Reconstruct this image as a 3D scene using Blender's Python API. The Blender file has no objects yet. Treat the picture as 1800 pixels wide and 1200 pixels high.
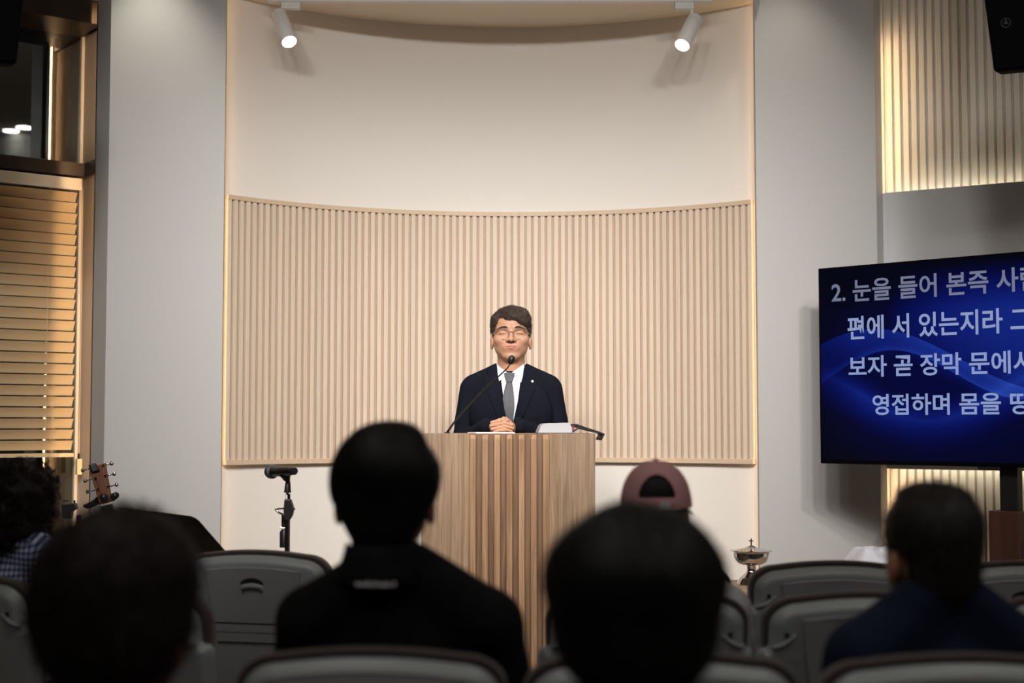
import bpy, bmesh, math, random
import numpy as np
from mathutils import Vector, Matrix

random.seed(7)
RNG = np.random.default_rng(7)
SC = bpy.context.scene
COL = SC.collection

# ------------------------------------------------------------------ camera, world, lights, exposure
CAM_Z = 1.25
TILT = math.atan(145 / 2500)          # horizon at row 745 of 1200, 50 mm lens
cam_d = bpy.data.cameras.new('camera')
cam = bpy.data.objects.new('camera', cam_d)
COL.objects.link(cam)
cam.location = (0, 0, CAM_Z)
cam.rotation_euler = (math.pi / 2 + TILT, 0, 0)
cam_d.lens = 50
cam_d.sensor_width = 36
cam_d.clip_start = 0.05
cam_d.dof.use_dof = True
cam_d.dof.focus_distance = 5.75
cam_d.dof.aperture_fstop = 2.0
SC.camera = cam

world = bpy.data.worlds.new('world')
SC.world = world
world.use_nodes = True
world.node_tree.nodes['Background'].inputs[0].default_value = (0.35, 0.4, 0.55, 1)
world.node_tree.nodes['Background'].inputs[1].default_value = 0.004

SC.view_settings.view_transform = 'Standard'
SC.view_settings.look = 'None'
SC.view_settings.gamma = 1
SC.view_settings.use_curve_mapping = False
SC.view_settings.exposure = 0.0
SC.cycles.use_denoising = True
SC.cycles.max_bounces = 8
SC.cycles.sample_clamp_indirect = 6


def spot(name, loc, target, power, size_deg, blend, col, radius=0.04):
    ld = bpy.data.lights.new(name, 'SPOT')
    ld.energy = power
    ld.spot_size = math.radians(size_deg)
    ld.spot_blend = blend
    ld.color = col
    ld.shadow_soft_size = radius
    o = bpy.data.objects.new(name, ld)
    COL.objects.link(o)
    o.location = loc
    o.rotation_euler = (Vector(target) - Vector(loc)).to_track_quat('-Z', 'Y').to_euler()
    return o


NEUTRAL = (1.0, 0.965, 0.915)
# stage spots hung below the high ceiling over the front rows, aimed at the platform
for sx_ in (-1.45, -0.9, -0.3, 0.3, 0.9, 1.45):
    spot('stage_spot', (sx_, 2.4, 3.36), (sx_ * 0.9, 6.5, 1.06), 170, 55, 0.95, NEUTRAL, 0.10)
# spots further back, over the middle rows, reaching the upper wall
for sx_ in (-1.2, -0.4, 0.4, 1.2):
    spot('rear_spot', (sx_, 1.2, 3.4), (sx_ * 0.7, 6.5, 2.2), 100, 52, 1.0, NEUTRAL, 0.10)
# small ceiling downlights grazing the two pillars
spot('pillar_wash', (-1.60, 5.98, 3.55), (-1.60, 6.24, 1.5), 26, 75, 0.9, (1.0, 0.95, 0.80), 0.03)
spot('pillar_wash', (1.26, 6.08, 3.6), (1.26, 6.42, 1.5), 14, 75, 0.9, (1.0, 0.95, 0.80), 0.03)


# ------------------------------------------------------------------ helpers
def lin(r, g, b):
    f = lambda v: (v / 255 / 12.92) if v / 255 <= 0.04045 else ((v / 255 + 0.055) / 1.055) ** 2.4
    return (f(r), f(g), f(b), 1.0)


def P(px, py, Y):
    """world point at depth plane y=Y seen at pixel (px, py) of the 1800x1200 photograph"""
    u, v = (px - 900) / 2500, (600 - py) / 2500
    d = Vector((u, math.cos(TILT) - v * math.sin(TILT), math.sin(TILT) + v * math.cos(TILT)))
    return Vector((0, 0, CAM_Z)) + d * (Y / d.y)


def ray(px, py):
    u, v = (px - 900) / 2500, (600 - py) / 2500
    return Vector((u, math.cos(TILT) - v * math.sin(TILT), math.sin(TILT) + v * math.cos(TILT))).normalized()


class E:
    """tiny expression helper for shader maths"""
    def __init__(s, t, sock):
        s.t, s.s = t, sock

    def _op(s, op, *a):
        n = s.t.nodes.new('ShaderNodeMath')
        n.operation = op
        for i, v in enumerate((s,) + a):
            if isinstance(v, E):
                s.t.links.new(v.s, n.inputs[i])
            else:
                n.inputs[i].default_value = v
        return E(s.t, n.outputs[0])

    def __add__(s, o): return s._op('ADD', o)
    def __sub__(s, o): return s._op('SUBTRACT', o)
    def __mul__(s, o): return s._op('MULTIPLY', o)
    def __truediv__(s, o): return s._op('DIVIDE', o)
    def cos(s): return s._op('COSINE')
    def sin(s): return s._op('SINE')
    def gt(s, o): return s._op('GREATER_THAN', o)
    def lt(s, o): return s._op('LESS_THAN', o)
    def pw(s, o): return s._op('POWER', o)
    def mx(s, o): return s._op('MAXIMUM', o)
    def mn(s, o): return s._op('MINIMUM', o)
    def ab(s): return s._op('ABSOLUTE')


def new_mat(name):
    m = bpy.data.materials.new(name)
    m.use_nodes = True
    return m, m.node_tree, m.node_tree.nodes['Principled BSDF']


def mat(name, col, rough=0.5, metal=0.0, var=0.0, vscale=8.0, bump=0.0, bscale=200.0, spec=None, sheen=0.0, stretch=(1, 1, 1), sss=0.0):
    m, t, b = new_mat(name)
    b.inputs['Base Color'].default_value = col
    b.inputs['Roughness'].default_value = rough
    b.inputs['Metallic'].default_value = metal
    if spec is not None:
        b.inputs['Specular IOR Level'].default_value = spec
    if sheen:
        b.inputs['Sheen Weight'].default_value = sheen
    if sss:
        b.inputs['Subsurface Weight'].default_value = sss
        b.inputs['Subsurface Radius'].default_value = (0.01, 0.004, 0.002)
        b.inputs['Subsurface Scale'].default_value = 0.4
    if var or bump:
        tc = t.nodes.new('ShaderNodeTexCoord')
        mp = t.nodes.new('ShaderNodeMapping')
        mp.inputs['Scale'].default_value = stretch
        t.links.new(tc.outputs['Object'], mp.inputs[0])
        if var:
            n = t.nodes.new('ShaderNodeTexNoise')
            n.inputs['Scale'].default_value = vscale
            n.inputs['Detail'].default_value = 4
            t.links.new(mp.outputs[0], n.inputs['Vector'])
            mx = t.nodes.new('ShaderNodeMix')
            mx.data_type = 'RGBA'
            mx.inputs[6].default_value = tuple(c * (1 - var) for c in col[:3]) + (1,)
            mx.inputs[7].default_value = tuple(min(1, c * (1 + var)) for c in col[:3]) + (1,)
            t.links.new(n.outputs[0], mx.inputs[0])
            t.links.new(mx.outputs[2], b.inputs['Base Color'])
        if bump:
            n2 = t.nodes.new('ShaderNodeTexNoise')
            n2.inputs['Scale'].default_value = bscale
            n2.inputs['Detail'].default_value = 3
            t.links.new(mp.outputs[0], n2.inputs['Vector'])
            bp = t.nodes.new('ShaderNodeBump')
            bp.inputs['Strength'].default_value = bump
            bp.inputs['Distance'].default_value = 0.002
            t.links.new(n2.outputs[0], bp.inputs['Height'])
            t.links.new(bp.outputs[0], b.inputs['Normal'])
    return m


def wood(name, ca, cb, scale=1.0, rough=0.5, rand=0.1, grain=1.0, bump=0.05):
    """grain runs along local z; each piece gets its own shift and tone from Object Info"""
    m, t, b = new_mat(name)
    tc = t.nodes.new('ShaderNodeTexCoord')
    oi = t.nodes.new('ShaderNodeObjectInfo')
    cmb = t.nodes.new('ShaderNodeCombineXYZ')
    r = E(t, oi.outputs['Random'])
    for i, k in enumerate((17.0, 31.0, 53.0)):
        t.links.new((r * k).s, cmb.inputs[i])
    add = t.nodes.new('ShaderNodeVectorMath')
    add.operation = 'ADD'
    t.links.new(tc.outputs['Object'], add.inputs[0])
    t.links.new(cmb.outputs[0], add.inputs[1])
    mp = t.nodes.new('ShaderNodeMapping')
    mp.inputs['Scale'].default_value = (60 * scale, 60 * scale, 2.2 * scale)
    t.links.new(add.outputs[0], mp.inputs[0])
    n = t.nodes.new('ShaderNodeTexNoise')
    n.inputs['Scale'].default_value = 1.6
    n.inputs['Detail'].default_value = 5
    n.inputs['Roughness'].default_value = 0.62
    n.inputs['Distortion'].default_value = 0.7
    t.links.new(mp.outputs[0], n.inputs['Vector'])
    mp2 = t.nodes.new('ShaderNodeMapping')
    mp2.inputs['Scale'].default_value = (420 * scale, 420 * scale, 5 * scale)
    t.links.new(add.outputs[0], mp2.inputs[0])
    n2 = t.nodes.new('ShaderNodeTexNoise')
    n2.inputs['Scale'].default_value = 1.0
    n2.inputs['Detail'].default_value = 2
    t.links.new(mp2.outputs[0], n2.inputs['Vector'])
    f = (E(t, n.outputs[0]) - 0.5) * (1.9 * grain) + (E(t, n2.outputs[0]) - 0.5) * (0.55 * grain) + 0.5
    f = f.mx(0.0).mn(1.0)
    mx = t.nodes.new('ShaderNodeMix')
    mx.data_type = 'RGBA'
    mx.inputs[6].default_value = ca
    mx.inputs[7].default_value = cb
    t.links.new(f.s, mx.inputs[0])
    hs = t.nodes.new('ShaderNodeHueSaturation')
    t.links.new(mx.outputs[2], hs.inputs['Color'])
    t.links.new(((r - 0.5) * (2 * rand) + 1.0).s, hs.inputs['Value'])
    t.links.new(hs.outputs[0], b.inputs['Base Color'])
    b.inputs['Roughness'].default_value = rough
    if bump:
        bp = t.nodes.new('ShaderNodeBump')
        bp.inputs['Strength'].default_value = bump
        bp.inputs['Distance'].default_value = 0.001
        t.links.new(f.s, bp.inputs['Height'])
        t.links.new(bp.outputs[0], b.inputs['Normal'])
    return m


def emit(name, col, strength):
    m = bpy.data.materials.new(name)
    m.use_nodes = True
    t = m.node_tree
    t.nodes.clear()
    o = t.nodes.new('ShaderNodeOutputMaterial')
    e = t.nodes.new('ShaderNodeEmission')
    e.inputs[0].default_value = col
    e.inputs[1].default_value = strength
    t.links.new(e.outputs[0], o.inputs[0])
    return m


class MB:
    """collects verts/faces, links them as one mesh object"""
    def __init__(s):
        s.v, s.f = [], []

    def add(s, verts, faces):
        o = len(s.v)
        s.v += [tuple(v) for v in verts]
        s.f += [tuple(i + o for i in f) for f in faces]
        return s

    def hexa(s, c):
        """8 corners: bottom ring 0-3, top ring 4-7"""
        return s.add(c, [(3, 2, 1, 0), (4, 5, 6, 7), (0, 1, 5, 4), (1, 2, 6, 5), (2, 3, 7, 6), (3, 0, 4, 7)])

    def box(s, x0, x1, y0, y1, z0, z1, M=None):
        c = [(x0, y0, z0), (x1, y0, z0), (x1, y1, z0), (x0, y1, z0), (x0, y0, z1), (x1, y0, z1), (x1, y1, z1), (x0, y1, z1)]
        if M is not None:
            c = [M @ Vector(p) for p in c]
        return s.hexa(c)

    def prism(s, poly, z0, z1):
        """plan polygon (counter-clockwise) extruded in z"""
        n = len(poly)
        v = [(p[0], p[1], z0) for p in poly] + [(p[0], p[1], z1) for p in poly]
        f = [tuple(range(n - 1, -1, -1)), tuple(range(n, 2 * n))]
        f += [(i, (i + 1) % n, n + (i + 1) % n, n + i) for i in range(n)]
        return s.add(v, f)

    def tube(s, pts, rad, seg=10, caps=True):
        pts = [Vector(p) for p in pts]
        n = len(pts)
        rs = [rad] * n if isinstance(rad, (int, float)) else list(rad)
        t0 = (pts[1] - pts[0]).normalized()
        up = Vector((0, 0, 1)) if abs(t0.z) < 0.9 else Vector((1, 0, 0))
        a = t0.cross(up).normalized()
        v = []
        for i in range(n):
            t = (pts[min(i + 1, n - 1)] - pts[max(i - 1, 0)]).normalized()
            a = (a - t * a.dot(t)).normalized()
            b = t.cross(a)
            for k in range(seg):
                w = 2 * math.pi * k / seg
                v.append(pts[i] + (a * math.cos(w) + b * math.sin(w)) * rs[i])
        f = []
        for i in range(n - 1):
            for k in range(seg):
                k2 = (k + 1) % seg
                f.append((i * seg + k, i * seg + k2, (i + 1) * seg + k2, (i + 1) * seg + k))
        if caps:
            f.append(tuple(range(seg - 1, -1, -1)))
            f.append(tuple((n - 1) * seg + k for k in range(seg)))
        return s.add(v, f)

    def lathe(s, prof, seg=32, origin=(0, 0, 0)):
        ox, oy, oz = origin
        v = [(ox + r * math.cos(2 * math.pi * k / seg), oy + r * math.sin(2 * math.pi * k / seg), oz + z) for r, z in prof for k in range(seg)]
        f = []
        for i in range(len(prof) - 1):
            for k in range(seg):
                k2 = (k + 1) % seg
                f.append((i * seg + k, i * seg + k2, (i + 1) * seg + k2, (i + 1) * seg + k))
        f.append(tuple(range(seg - 1, -1, -1)))
        f.append(tuple((len(prof) - 1) * seg + k for k in range(seg)))
        return s.add(v, f)

    def slab(s, poly, y0, y1, inset0=0.0, inset1=0.0, rings=None):
        """outline in (x, z), thickness along y; rings = [(y, inset), ...]"""
        rings = rings or [(y0, inset0), (y1, inset1)]
        n = len(poly)
        cx = sum(p[0] for p in poly) / n
        cz = sum(p[1] for p in poly) / n
        nor = []
        for i in range(n):
            a, b = poly[i - 1], poly[(i + 1) % n]
            tx, tz = b[0] - a[0], b[1] - a[1]
            l = math.hypot(tx, tz) or 1
            nx, nz = tz / l, -tx / l
            if nx * (poly[i][0] - cx) + nz * (poly[i][1] - cz) < 0:
                nx, nz = -nx, -nz
            nor.append((nx, nz))
        v, f = [], []
        for y, ins in rings:
            v += [(p[0] - q[0] * ins, y, p[1] - q[1] * ins) for p, q in zip(poly, nor)]
        m = len(rings)
        for r in range(m - 1):
            for i in range(n):
                j = (i + 1) % n
                f.append((r * n + i, r * n + j, (r + 1) * n + j, (r + 1) * n + i))
        f.append(tuple(range(n - 1, -1, -1)))
        f.append(tuple((m - 1) * n + i for i in range(n)))
        return s.add(v, f)

    def map(s, fn):
        s.v = [tuple(fn(Vector(p))) for p in s.v]
        return s

    def build(s, name, material, parent=None, smooth=False, bevel=0.0, fix=True):
        me = bpy.data.meshes.new(name)
        me.from_pydata(s.v, [], s.f)
        if fix:
            bm = bmesh.new()
            bm.from_mesh(me)
            bmesh.ops.recalc_face_normals(bm, faces=bm.faces)
            bm.to_mesh(me)
            bm.free()
        return link_mesh(name, me, material, parent, smooth, bevel)


def link_mesh(name, me, material, parent=None, smooth=False, bevel=0.0):
    me.materials.append(material)
    if smooth is True:
        me.polygons.foreach_set('use_smooth', [True] * len(me.polygons))
    elif smooth:
        me.polygons.foreach_set('use_smooth', [True] * len(me.polygons))
        me.set_sharp_from_angle(angle=math.radians(smooth))
    o = bpy.data.objects.new(name, me)
    COL.objects.link(o)
    if parent is not None:
        o.parent = parent
    if bevel:
        md = o.modifiers.new('bevel', 'BEVEL')
        md.width = bevel
        md.segments = 2
        md.limit_method = 'ANGLE'
        md.angle_limit = math.radians(40)
    return o


def tag(o, label=None, cat=None, group=None, kind=None):
    if label: o['label'] = label
    if cat: o['category'] = cat
    if group: o['group'] = group
    if kind: o['kind'] = kind
    return o


def thing(name, loc=(0, 0, 0), rz=0.0, label=None, cat=None, group=None):
    o = bpy.data.objects.new(name, None)
    COL.objects.link(o)
    o.empty_display_size = 0.05
    o.location = loc
    o.rotation_euler = (0, 0, rz)
    return tag(o, label, cat, group)


def copy_tree(o, parent=None):
    c = o.copy()
    COL.objects.link(c)
    c.parent = parent
    for ch in list(o.children):
        copy_tree(ch, c)
    return c


def struct(o, label=None):
    o['kind'] = 'structure'
    if label: o['label'] = label
    return o


# ---- implicit surfaces (numpy) for bodies, heads, hair
def ell(p, c, r):
    r = np.asarray(r, np.float32)
    q = (p - np.asarray(c, np.float32)) / r
    k0 = np.sqrt((q * q).sum(-1)) + 1e-6
    q2 = q / r
    k1 = np.sqrt((q2 * q2).sum(-1)) + 1e-6
    return k0 * (k0 - 1) / k1


def cap(p, a, b, ra, rb=None):
    rb = ra if rb is None else rb
    a = np.asarray(a, np.float32); b = np.asarray(b, np.float32)
    ba = b - a
    pa = p - a
    h = np.clip((pa @ ba) / float(ba @ ba), 0, 1)
    d = pa - h[..., None] * ba
    return np.sqrt((d * d).sum(-1)) - (ra + (rb - ra) * h)


def smin(a, b, k):
    h = np.clip(0.5 + 0.5 * (b - a) / k, 0, 1)
    return b * (1 - h) + a * h - k * h * (1 - h)


def smax(a, b, k):
    return -smin(-a, -b, k)


def lump(p, freq, seed, n=7):
    """cheap smooth pseudo noise, about -1..1; freq may be per axis"""
    g = np.random.default_rng(seed)
    f = np.zeros(p.shape[:-1], np.float32)
    for i in range(n):
        d = g.normal(size=3)
        d = d / np.linalg.norm(d) * np.asarray(freq) * g.uniform(0.6, 1.6)
        f += np.sin(p @ d.astype(np.float32) + g.uniform(0, 6.28)).astype(np.float32)
    return f / n * 1.7


def nets(fn, lo, hi, h):
    """surface nets: returns a mesh of the zero set of fn inside lo..hi"""
    ax = [np.arange(lo[i], hi[i] + h, h, dtype=np.float32) for i in range(3)]
    G = np.stack(np.meshgrid(*ax, indexing='ij'), -1)
    F = fn(G).astype(np.float32)
    S = F < 0
    nx, ny, nz = F.shape
    cnt = np.zeros((nx - 1, ny - 1, nz - 1), np.int8)
    for i in (0, 1):
        for j in (0, 1):
            for k in (0, 1):
                cnt += S[i:nx - 1 + i, j:ny - 1 + j, k:nz - 1 + k]
    act = (cnt > 0) & (cnt < 8)
    I, J, K = np.nonzero(act)
    idx = -np.ones(act.shape, np.int64)
    idx[I, J, K] = np.arange(len(I))
    pos = np.zeros((len(I), 3), np.float64)
    num = np.zeros(len(I))
    for axn in range(3):
        for a in (0, 1):
            for b in (0, 1):
                o0 = [0, 0, 0]
                oth = [q for q in range(3) if q != axn]
                o0[oth[0]], o0[oth[1]] = a, b
                o1 = list(o0); o1[axn] = 1
                f0 = F[I + o0[0], J + o0[1], K + o0[2]]
                f1 = F[I + o1[0], J + o1[1], K + o1[2]]
                m = (f0 < 0) != (f1 < 0)
                t = np.where(m, f0 / np.where(np.abs(f0 - f1) < 1e-9, 1, f0 - f1), 0)
                q = np.stack([I + o0[0], J + o0[1], K + o0[2]], -1).astype(np.float64)
                q[:, axn] += t
                pos += q * m[:, None]
                num += m
    pos = pos / num[:, None] * h + np.asarray(lo)
    quads = []
    for axn in range(3):
        sl0 = [slice(1, -1)] * 3; sl1 = [slice(1, -1)] * 3
        sl0[axn] = slice(0, -1); sl1[axn] = slice(1, None)
        A, B = S[tuple(sl0)], S[tuple(sl1)]
        e = np.nonzero(A != B)
        inside = A[e]
        c = [e[0] + (0 if axn == 0 else 1), e[1] + (0 if axn == 1 else 1), e[2] + (0 if axn == 2 else 1)]
        u, w = [(1, 2), (2, 0), (0, 1)][axn]
        def cell(du, dw):
            cc = [c[0].copy(), c[1].copy(), c[2].copy()]
            cc[u] = cc[u] - du
            cc[w] = cc[w] - dw
            return idx[cc[0], cc[1], cc[2]]
        q = np.stack([cell(1, 1), cell(0, 1), cell(0, 0), cell(1, 0)], -1)
        q[~inside] = q[~inside][:, ::-1]
        quads.append(q)
    Q = np.concatenate(quads)
    Q = Q[(Q >= 0).all(1)]
    return pos, Q


def mesh_np(name, V, Q):
    me = bpy.data.meshes.new(name)
    me.vertices.add(len(V))
    me.vertices.foreach_set('co', np.asarray(V, np.float32).ravel())
    k = Q.shape[1]
    me.loops.add(len(Q) * k)
    me.loops.foreach_set('vertex_index', Q.astype(np.int32).ravel())
    me.polygons.add(len(Q))
    me.polygons.foreach_set('loop_start', np.arange(0, len(Q) * k, k, dtype=np.int32))
    me.polygons.foreach_set('loop_total', np.full(len(Q), k, np.int32))
    me.update(calc_edges=True)
    me.validate()
    return me


def sdf_obj(name, fn, lo, hi, h, material, parent=None):
    V, Q = nets(fn, lo, hi, h)
    return link_mesh(name, mesh_np(name, V, Q), material, parent, True), V, Q


def front_y(fn, xs, zs, y0=-0.3, y1=0.15, n=90):
    """first crossing of fn marching along +y from the front, for arrays xs, zs"""
    xs = np.asarray(xs, np.float32); zs = np.asarray(zs, np.float32)
    ys = np.linspace(y0, y1, n).astype(np.float32)
    p = np.stack([np.broadcast_to(xs[..., None], xs.shape + (n,)), np.broadcast_to(ys, xs.shape + (n,)), np.broadcast_to(zs[..., None], xs.shape + (n,))], -1)
    f = fn(p)
    neg = f < 0
    first = neg.argmax(-1)
    first = np.where(neg.any(-1), np.maximum(first, 1), n - 1)
    fa = np.take_along_axis(f, first[..., None] - 1, -1)[..., 0]
    fb = np.take_along_axis(f, first[..., None], -1)[..., 0]
    t = np.clip(fa / np.where(np.abs(fa - fb) < 1e-9, 1, fa - fb), 0, 1)
    return ys[first - 1] + t * (ys[first] - ys[first - 1])


def patch(name, fn, left, right, off, material, parent, nu=10, nv=24, thick=0.003, prof=None, y0=-0.3):
    """cloth or skin piece lying on the front of an implicit body, between two polylines of (x, z)"""
    def samp(pl, v):
        pl = np.asarray(pl, float)
        d = np.r_[0, np.cumsum(np.hypot(*np.diff(pl, axis=0).T))]
        d /= d[-1]
        return np.stack([np.interp(v, d, pl[:, 0]), np.interp(v, d, pl[:, 1])], -1)
    v = np.linspace(0, 1, nv)
    L, R = samp(left, v), samp(right, v)
    u = np.linspace(0, 1, nu)
    X = L[:, None, :] * (1 - u[None, :, None]) + R[:, None, :] * u[None, :, None]
    Y = front_y(fn, X[..., 0], X[..., 1], y0=y0)
    h = thick if prof is None else thick * prof(u[None, :], v[:, None])
    F = np.stack([X[..., 0], Y - off - h, X[..., 1]], -1).reshape(-1, 3)
    B = np.stack([X[..., 0], Y - off + 0.002 + 0 * h, X[..., 1]], -1).reshape(-1, 3)
    n = nu * nv
    fs = []
    for i in range(nv - 1):
        for j in range(nu - 1):
            a = i * nu + j
            fs.append((a, a + 1, a + nu + 1, a + nu))
            fs.append((n + a, n + a + nu, n + a + nu + 1, n + a + 1))
    for i in range(nv - 1):
        for j in (0, nu - 1):
            a = i * nu + j
            fs.append((a, a + nu, n + a + nu, n + a))
    for j in range(nu - 1):
        for i in (0, nv - 1):
            a = i * nu + j
            fs.append((a, a + 1, n + a + 1, n + a))
    m = MB()
    m.add(np.concatenate([F, B]).tolist(), fs)
    return m.build(name, material, parent, smooth=45)


def strands(V, Q, count, flow, length, width, rise, seed, wig=0.3, keep=None, seg=3):
    """short tapering locks rooted on a hair surface, as one ribbon mesh (verts, tris)"""
    g = np.random.default_rng(seed)
    C = V[Q].mean(1)
    N = np.cross(V[Q[:, 2]] - V[Q[:, 0]], V[Q[:, 3]] - V[Q[:, 1]])
    N /= np.linalg.norm(N, axis=1)[:, None] + 1e-9
    if keep is not None:
        k = keep(C)
        C, N = C[k], N[k]
    i = g.integers(0, len(C), count)
    C, N = C[i], N[i]
    D = flow(C) + g.normal(size=C.shape) * wig
    D -= N * (D * N).sum(1)[:, None]
    D /= np.linalg.norm(D, axis=1)[:, None] + 1e-9
    L = length * g.uniform(0.5, 1.3, count)
    W = np.cross(N, D)
    r = rise * g.uniform(0.2, 1.4, count)
    bend = g.normal(size=count) * 0.35
    vs, fs = [], []
    for s in range(seg + 1):
        t = s / seg
        c = C + D * (L * t)[:, None] + N * (r * math.sin(t * 2.2) - 0.001)[:, None] + W * (bend * L * t * t)[:, None]
        w = width * (1 - t) ** 0.7 + width * 0.08
        vs += [c - W * w, c + W * w]
    vs = np.stack(vs, 1).reshape(-1, 3)
    st = 2 * (seg + 1)
    base = np.arange(count) * st
    for s in range(seg):
        a = base + 2 * s
        fs.append(np.stack([a, a + 1, a + 3, a + 2], -1))
    return vs, np.concatenate(fs)


# ------------------------------------------------------------------ materials
M_PLASTER = mat('niche_plaster', lin(231, 225, 218), 0.75, var=0.02, vscale=3, bump=0.03, bscale=60)
M_PILLAR = mat('pillar_paint', lin(192, 190, 188), 0.6, var=0.015, vscale=3, bump=0.03, bscale=90)
M_PANELGREY = mat('grey_panel_paint', lin(196, 196, 199), 0.6, var=0.015, vscale=3, bump=0.03, bscale=90)
M_FLUTE = mat('fluted_wall_paint', lin(226, 222, 212), 0.6, var=0.02, vscale=5)
M_CEIL = mat('ceiling_paint', lin(226, 214, 196), 0.8, var=0.02, vscale=3)
M_ROOM = mat('room_wall_paint', lin(128, 126, 122), 0.8, var=0.02, vscale=2)
M_FLOOR = mat('floor_vinyl', lin(120, 112, 104), 0.5, var=0.12, vscale=4)
M_ASH = wood('ash_slat_wood', lin(224, 207, 189), lin(210, 191, 171), 1.0, 0.55, 0.04, 0.9)
M_ASHRAIL = wood('ash_rail_wood', lin(220, 196, 170), lin(202, 176, 148), 0.8, 0.55, 0.02, 0.8)
M_ASHBACK = wood('ash_backing', lin(202, 176, 152), lin(188, 161, 136), 0.7, 0.6, 0.02, 0.6)
M_LECT = wood('lectern_wood', lin(174, 148, 122), lin(122, 95, 72), 0.8, 0.5, 0.16, 1.3)
M_LECTSLAT = wood('lectern_slat_wood', lin(182, 147, 112), lin(136, 101, 72), 0.45, 0.5, 0.12, 1.5)
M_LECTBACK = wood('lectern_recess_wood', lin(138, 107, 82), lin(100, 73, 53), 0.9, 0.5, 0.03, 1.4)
M_TABLEW = wood('side_table_wood', lin(176, 150, 122), lin(150, 122, 96), 0.5, 0.5, 0.03, 0.8)
M_DARKWOOD = wood('stand_column_wood', lin(80, 48, 36), lin(52, 30, 24), 0.5, 0.4, 0.02, 0.8)
M_GUITAR = wood('guitar_wood', lin(112, 68, 42), lin(78, 44, 28), 0.8, 0.3, 0.02, 0.8)
M_GTOP = wood('guitar_top_wood', lin(206, 160, 100), lin(180, 130, 76), 0.8, 0.3, 0.02, 0.8)
M_BRONZE = mat('bronze_frame', lin(60, 52, 46), 0.4, 0.3, var=0.05)
M_BLIND = mat('cream_blind', lin(226, 204, 164), 0.5, var=0.03)
M_BLINDRAIL = mat('blind_rail', lin(232, 222, 204), 0.35)
M_JAMB = mat('reveal_paint', lin(206, 188, 168), 0.7, var=0.02)
M_BLACK = mat('black_plastic', lin(16, 16, 17), 0.45, var=0.1)
M_SPK = mat('black_loudspeaker', lin(4, 4, 5), 0.9, spec=0.05)
M_BLKMETAL = mat('black_metal', lin(24, 23, 23), 0.35, 0.6)
M_DARKTUBE = mat('dark_metal_tube', lin(110, 105, 100), 0.25, 1.0)
M_CHROME = mat('chrome', lin(214, 210, 204), 0.07, 1.0)
M_STEEL = mat('polished_steel', lin(204, 203, 202), 0.06, 1.0)
M_WHITE = mat('white_enamel', lin(226, 222, 218), 0.4)
M_CHAIR = mat('grey_chair_plastic', lin(146, 150, 150), 0.42, bump=0.12, bscale=900)
M_CHAIRPANEL = mat('grey_chair_panel', lin(144, 146, 147), 0.5, bump=0.15, bscale=900)
M_CHAIRPAD = mat('brown_chair_fabric', lin(66, 54, 51), 0.9, var=0.08, vscale=300, sheen=0.2)
M_CHAIRLEG = mat('chair_leg_metal', lin(90, 90, 92), 0.35, 0.8)
M_HOLESHADE = mat('hole_shade', lin(18, 18, 18), 0.8)  # near-black colour painting the shade inside holes
M_SKIN = mat('skin', lin(190, 142, 114), 0.5, var=0.05, vscale=26, bump=0.04, bscale=500, sss=0.06)
M_SKINDK = mat('skin_tan', lin(160, 110, 82), 0.5, var=0.05, vscale=20)
M_LIP = mat('lip', lin(172, 104, 92), 0.45, var=0.06, vscale=90)
M_HAIR = mat('dark_brown_hair', lin(58, 46, 38), 0.6, var=0.4, vscale=45, spec=0.3)
M_HAIRBLK = mat('black_hair', lin(9, 8, 8), 0.6, var=0.2, vscale=40, spec=0.25)
M_HAIRBRN = mat('brown_black_hair', lin(26, 15, 11), 0.6, var=0.3, vscale=40, spec=0.25)
M_HAIRGREY = mat('greying_dark_hair', lin(34, 29, 26), 0.6, var=0.35, vscale=60, spec=0.25)
M_BROWNOSTRIL = mat('brow_hair_nostril_shade', lin(44, 36, 33), 0.7)  # brows and lashes; also paints the shade on the nostril discs
M_SUIT = mat('navy_suit_wool', lin(23, 25, 34), 0.95, var=0.15, vscale=300, bump=0.1, bscale=900, spec=0.06)
M_SHIRT = mat('white_shirt_cotton', lin(236, 234, 238), 0.7)
M_TIE = mat('grey_silk_tie', lin(82, 83, 88), 0.55, var=0.35, vscale=420, spec=0.3)
M_TROUSER = mat('dark_trousers', lin(30, 30, 36), 0.8)
M_BLKSHIRT = mat('black_polo_cotton', lin(10, 10, 11), 0.9, spec=0.2)
M_NAVY = mat('navy_shirt_cotton', lin(20, 28, 50), 0.9, spec=0.2)
M_GREYSHIRT = mat('light_grey_cotton', lin(168, 166, 170), 0.85)
M_MAROON = mat('magenta_cotton', lin(122, 24, 62), 0.85)
M_CAP = mat('dusty_pink_cotton', lin(196, 146, 146), 0.85, bump=0.1, bscale=700)
M_PAPER = mat('white_paper', lin(240, 238, 234), 0.7)
M_CLOTH = mat('white_linen', lin(212, 212, 220), 0.8)
M_PAGES = mat('silver_page_edges', lin(206, 206, 210), 0.35, 0.35, var=0.1, vscale=4, stretch=(1, 1, 160))
M_LEATHER = mat('black_leather', lin(20, 16, 16), 0.4, bump=0.2, bscale=300)
M_RIBBON = mat('crimson_ribbon', lin(150, 20, 44), 0.6)
M_LETTER = mat('pale_print', lin(245, 245, 245), 0.6)
M_LED = emit('warm_led', (1.0, 0.62, 0.31, 1), 47)
M_LEDR = emit('warm_led_right', (1.0, 0.66, 0.36, 1), 34)
M_LEDN = emit('warm_led_side', (1.0, 0.64, 0.33, 1), 10.5)
M_LEDW = emit('white_led', (1.0, 0.88, 0.66, 1), 14)
M_LAMPFACE = emit('lamp_face', (1.0, 0.95, 0.88, 1), 22)
M_DOWNFACE = emit('downlight_face', (1.0, 0.97, 0.9, 1), 30)


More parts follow.
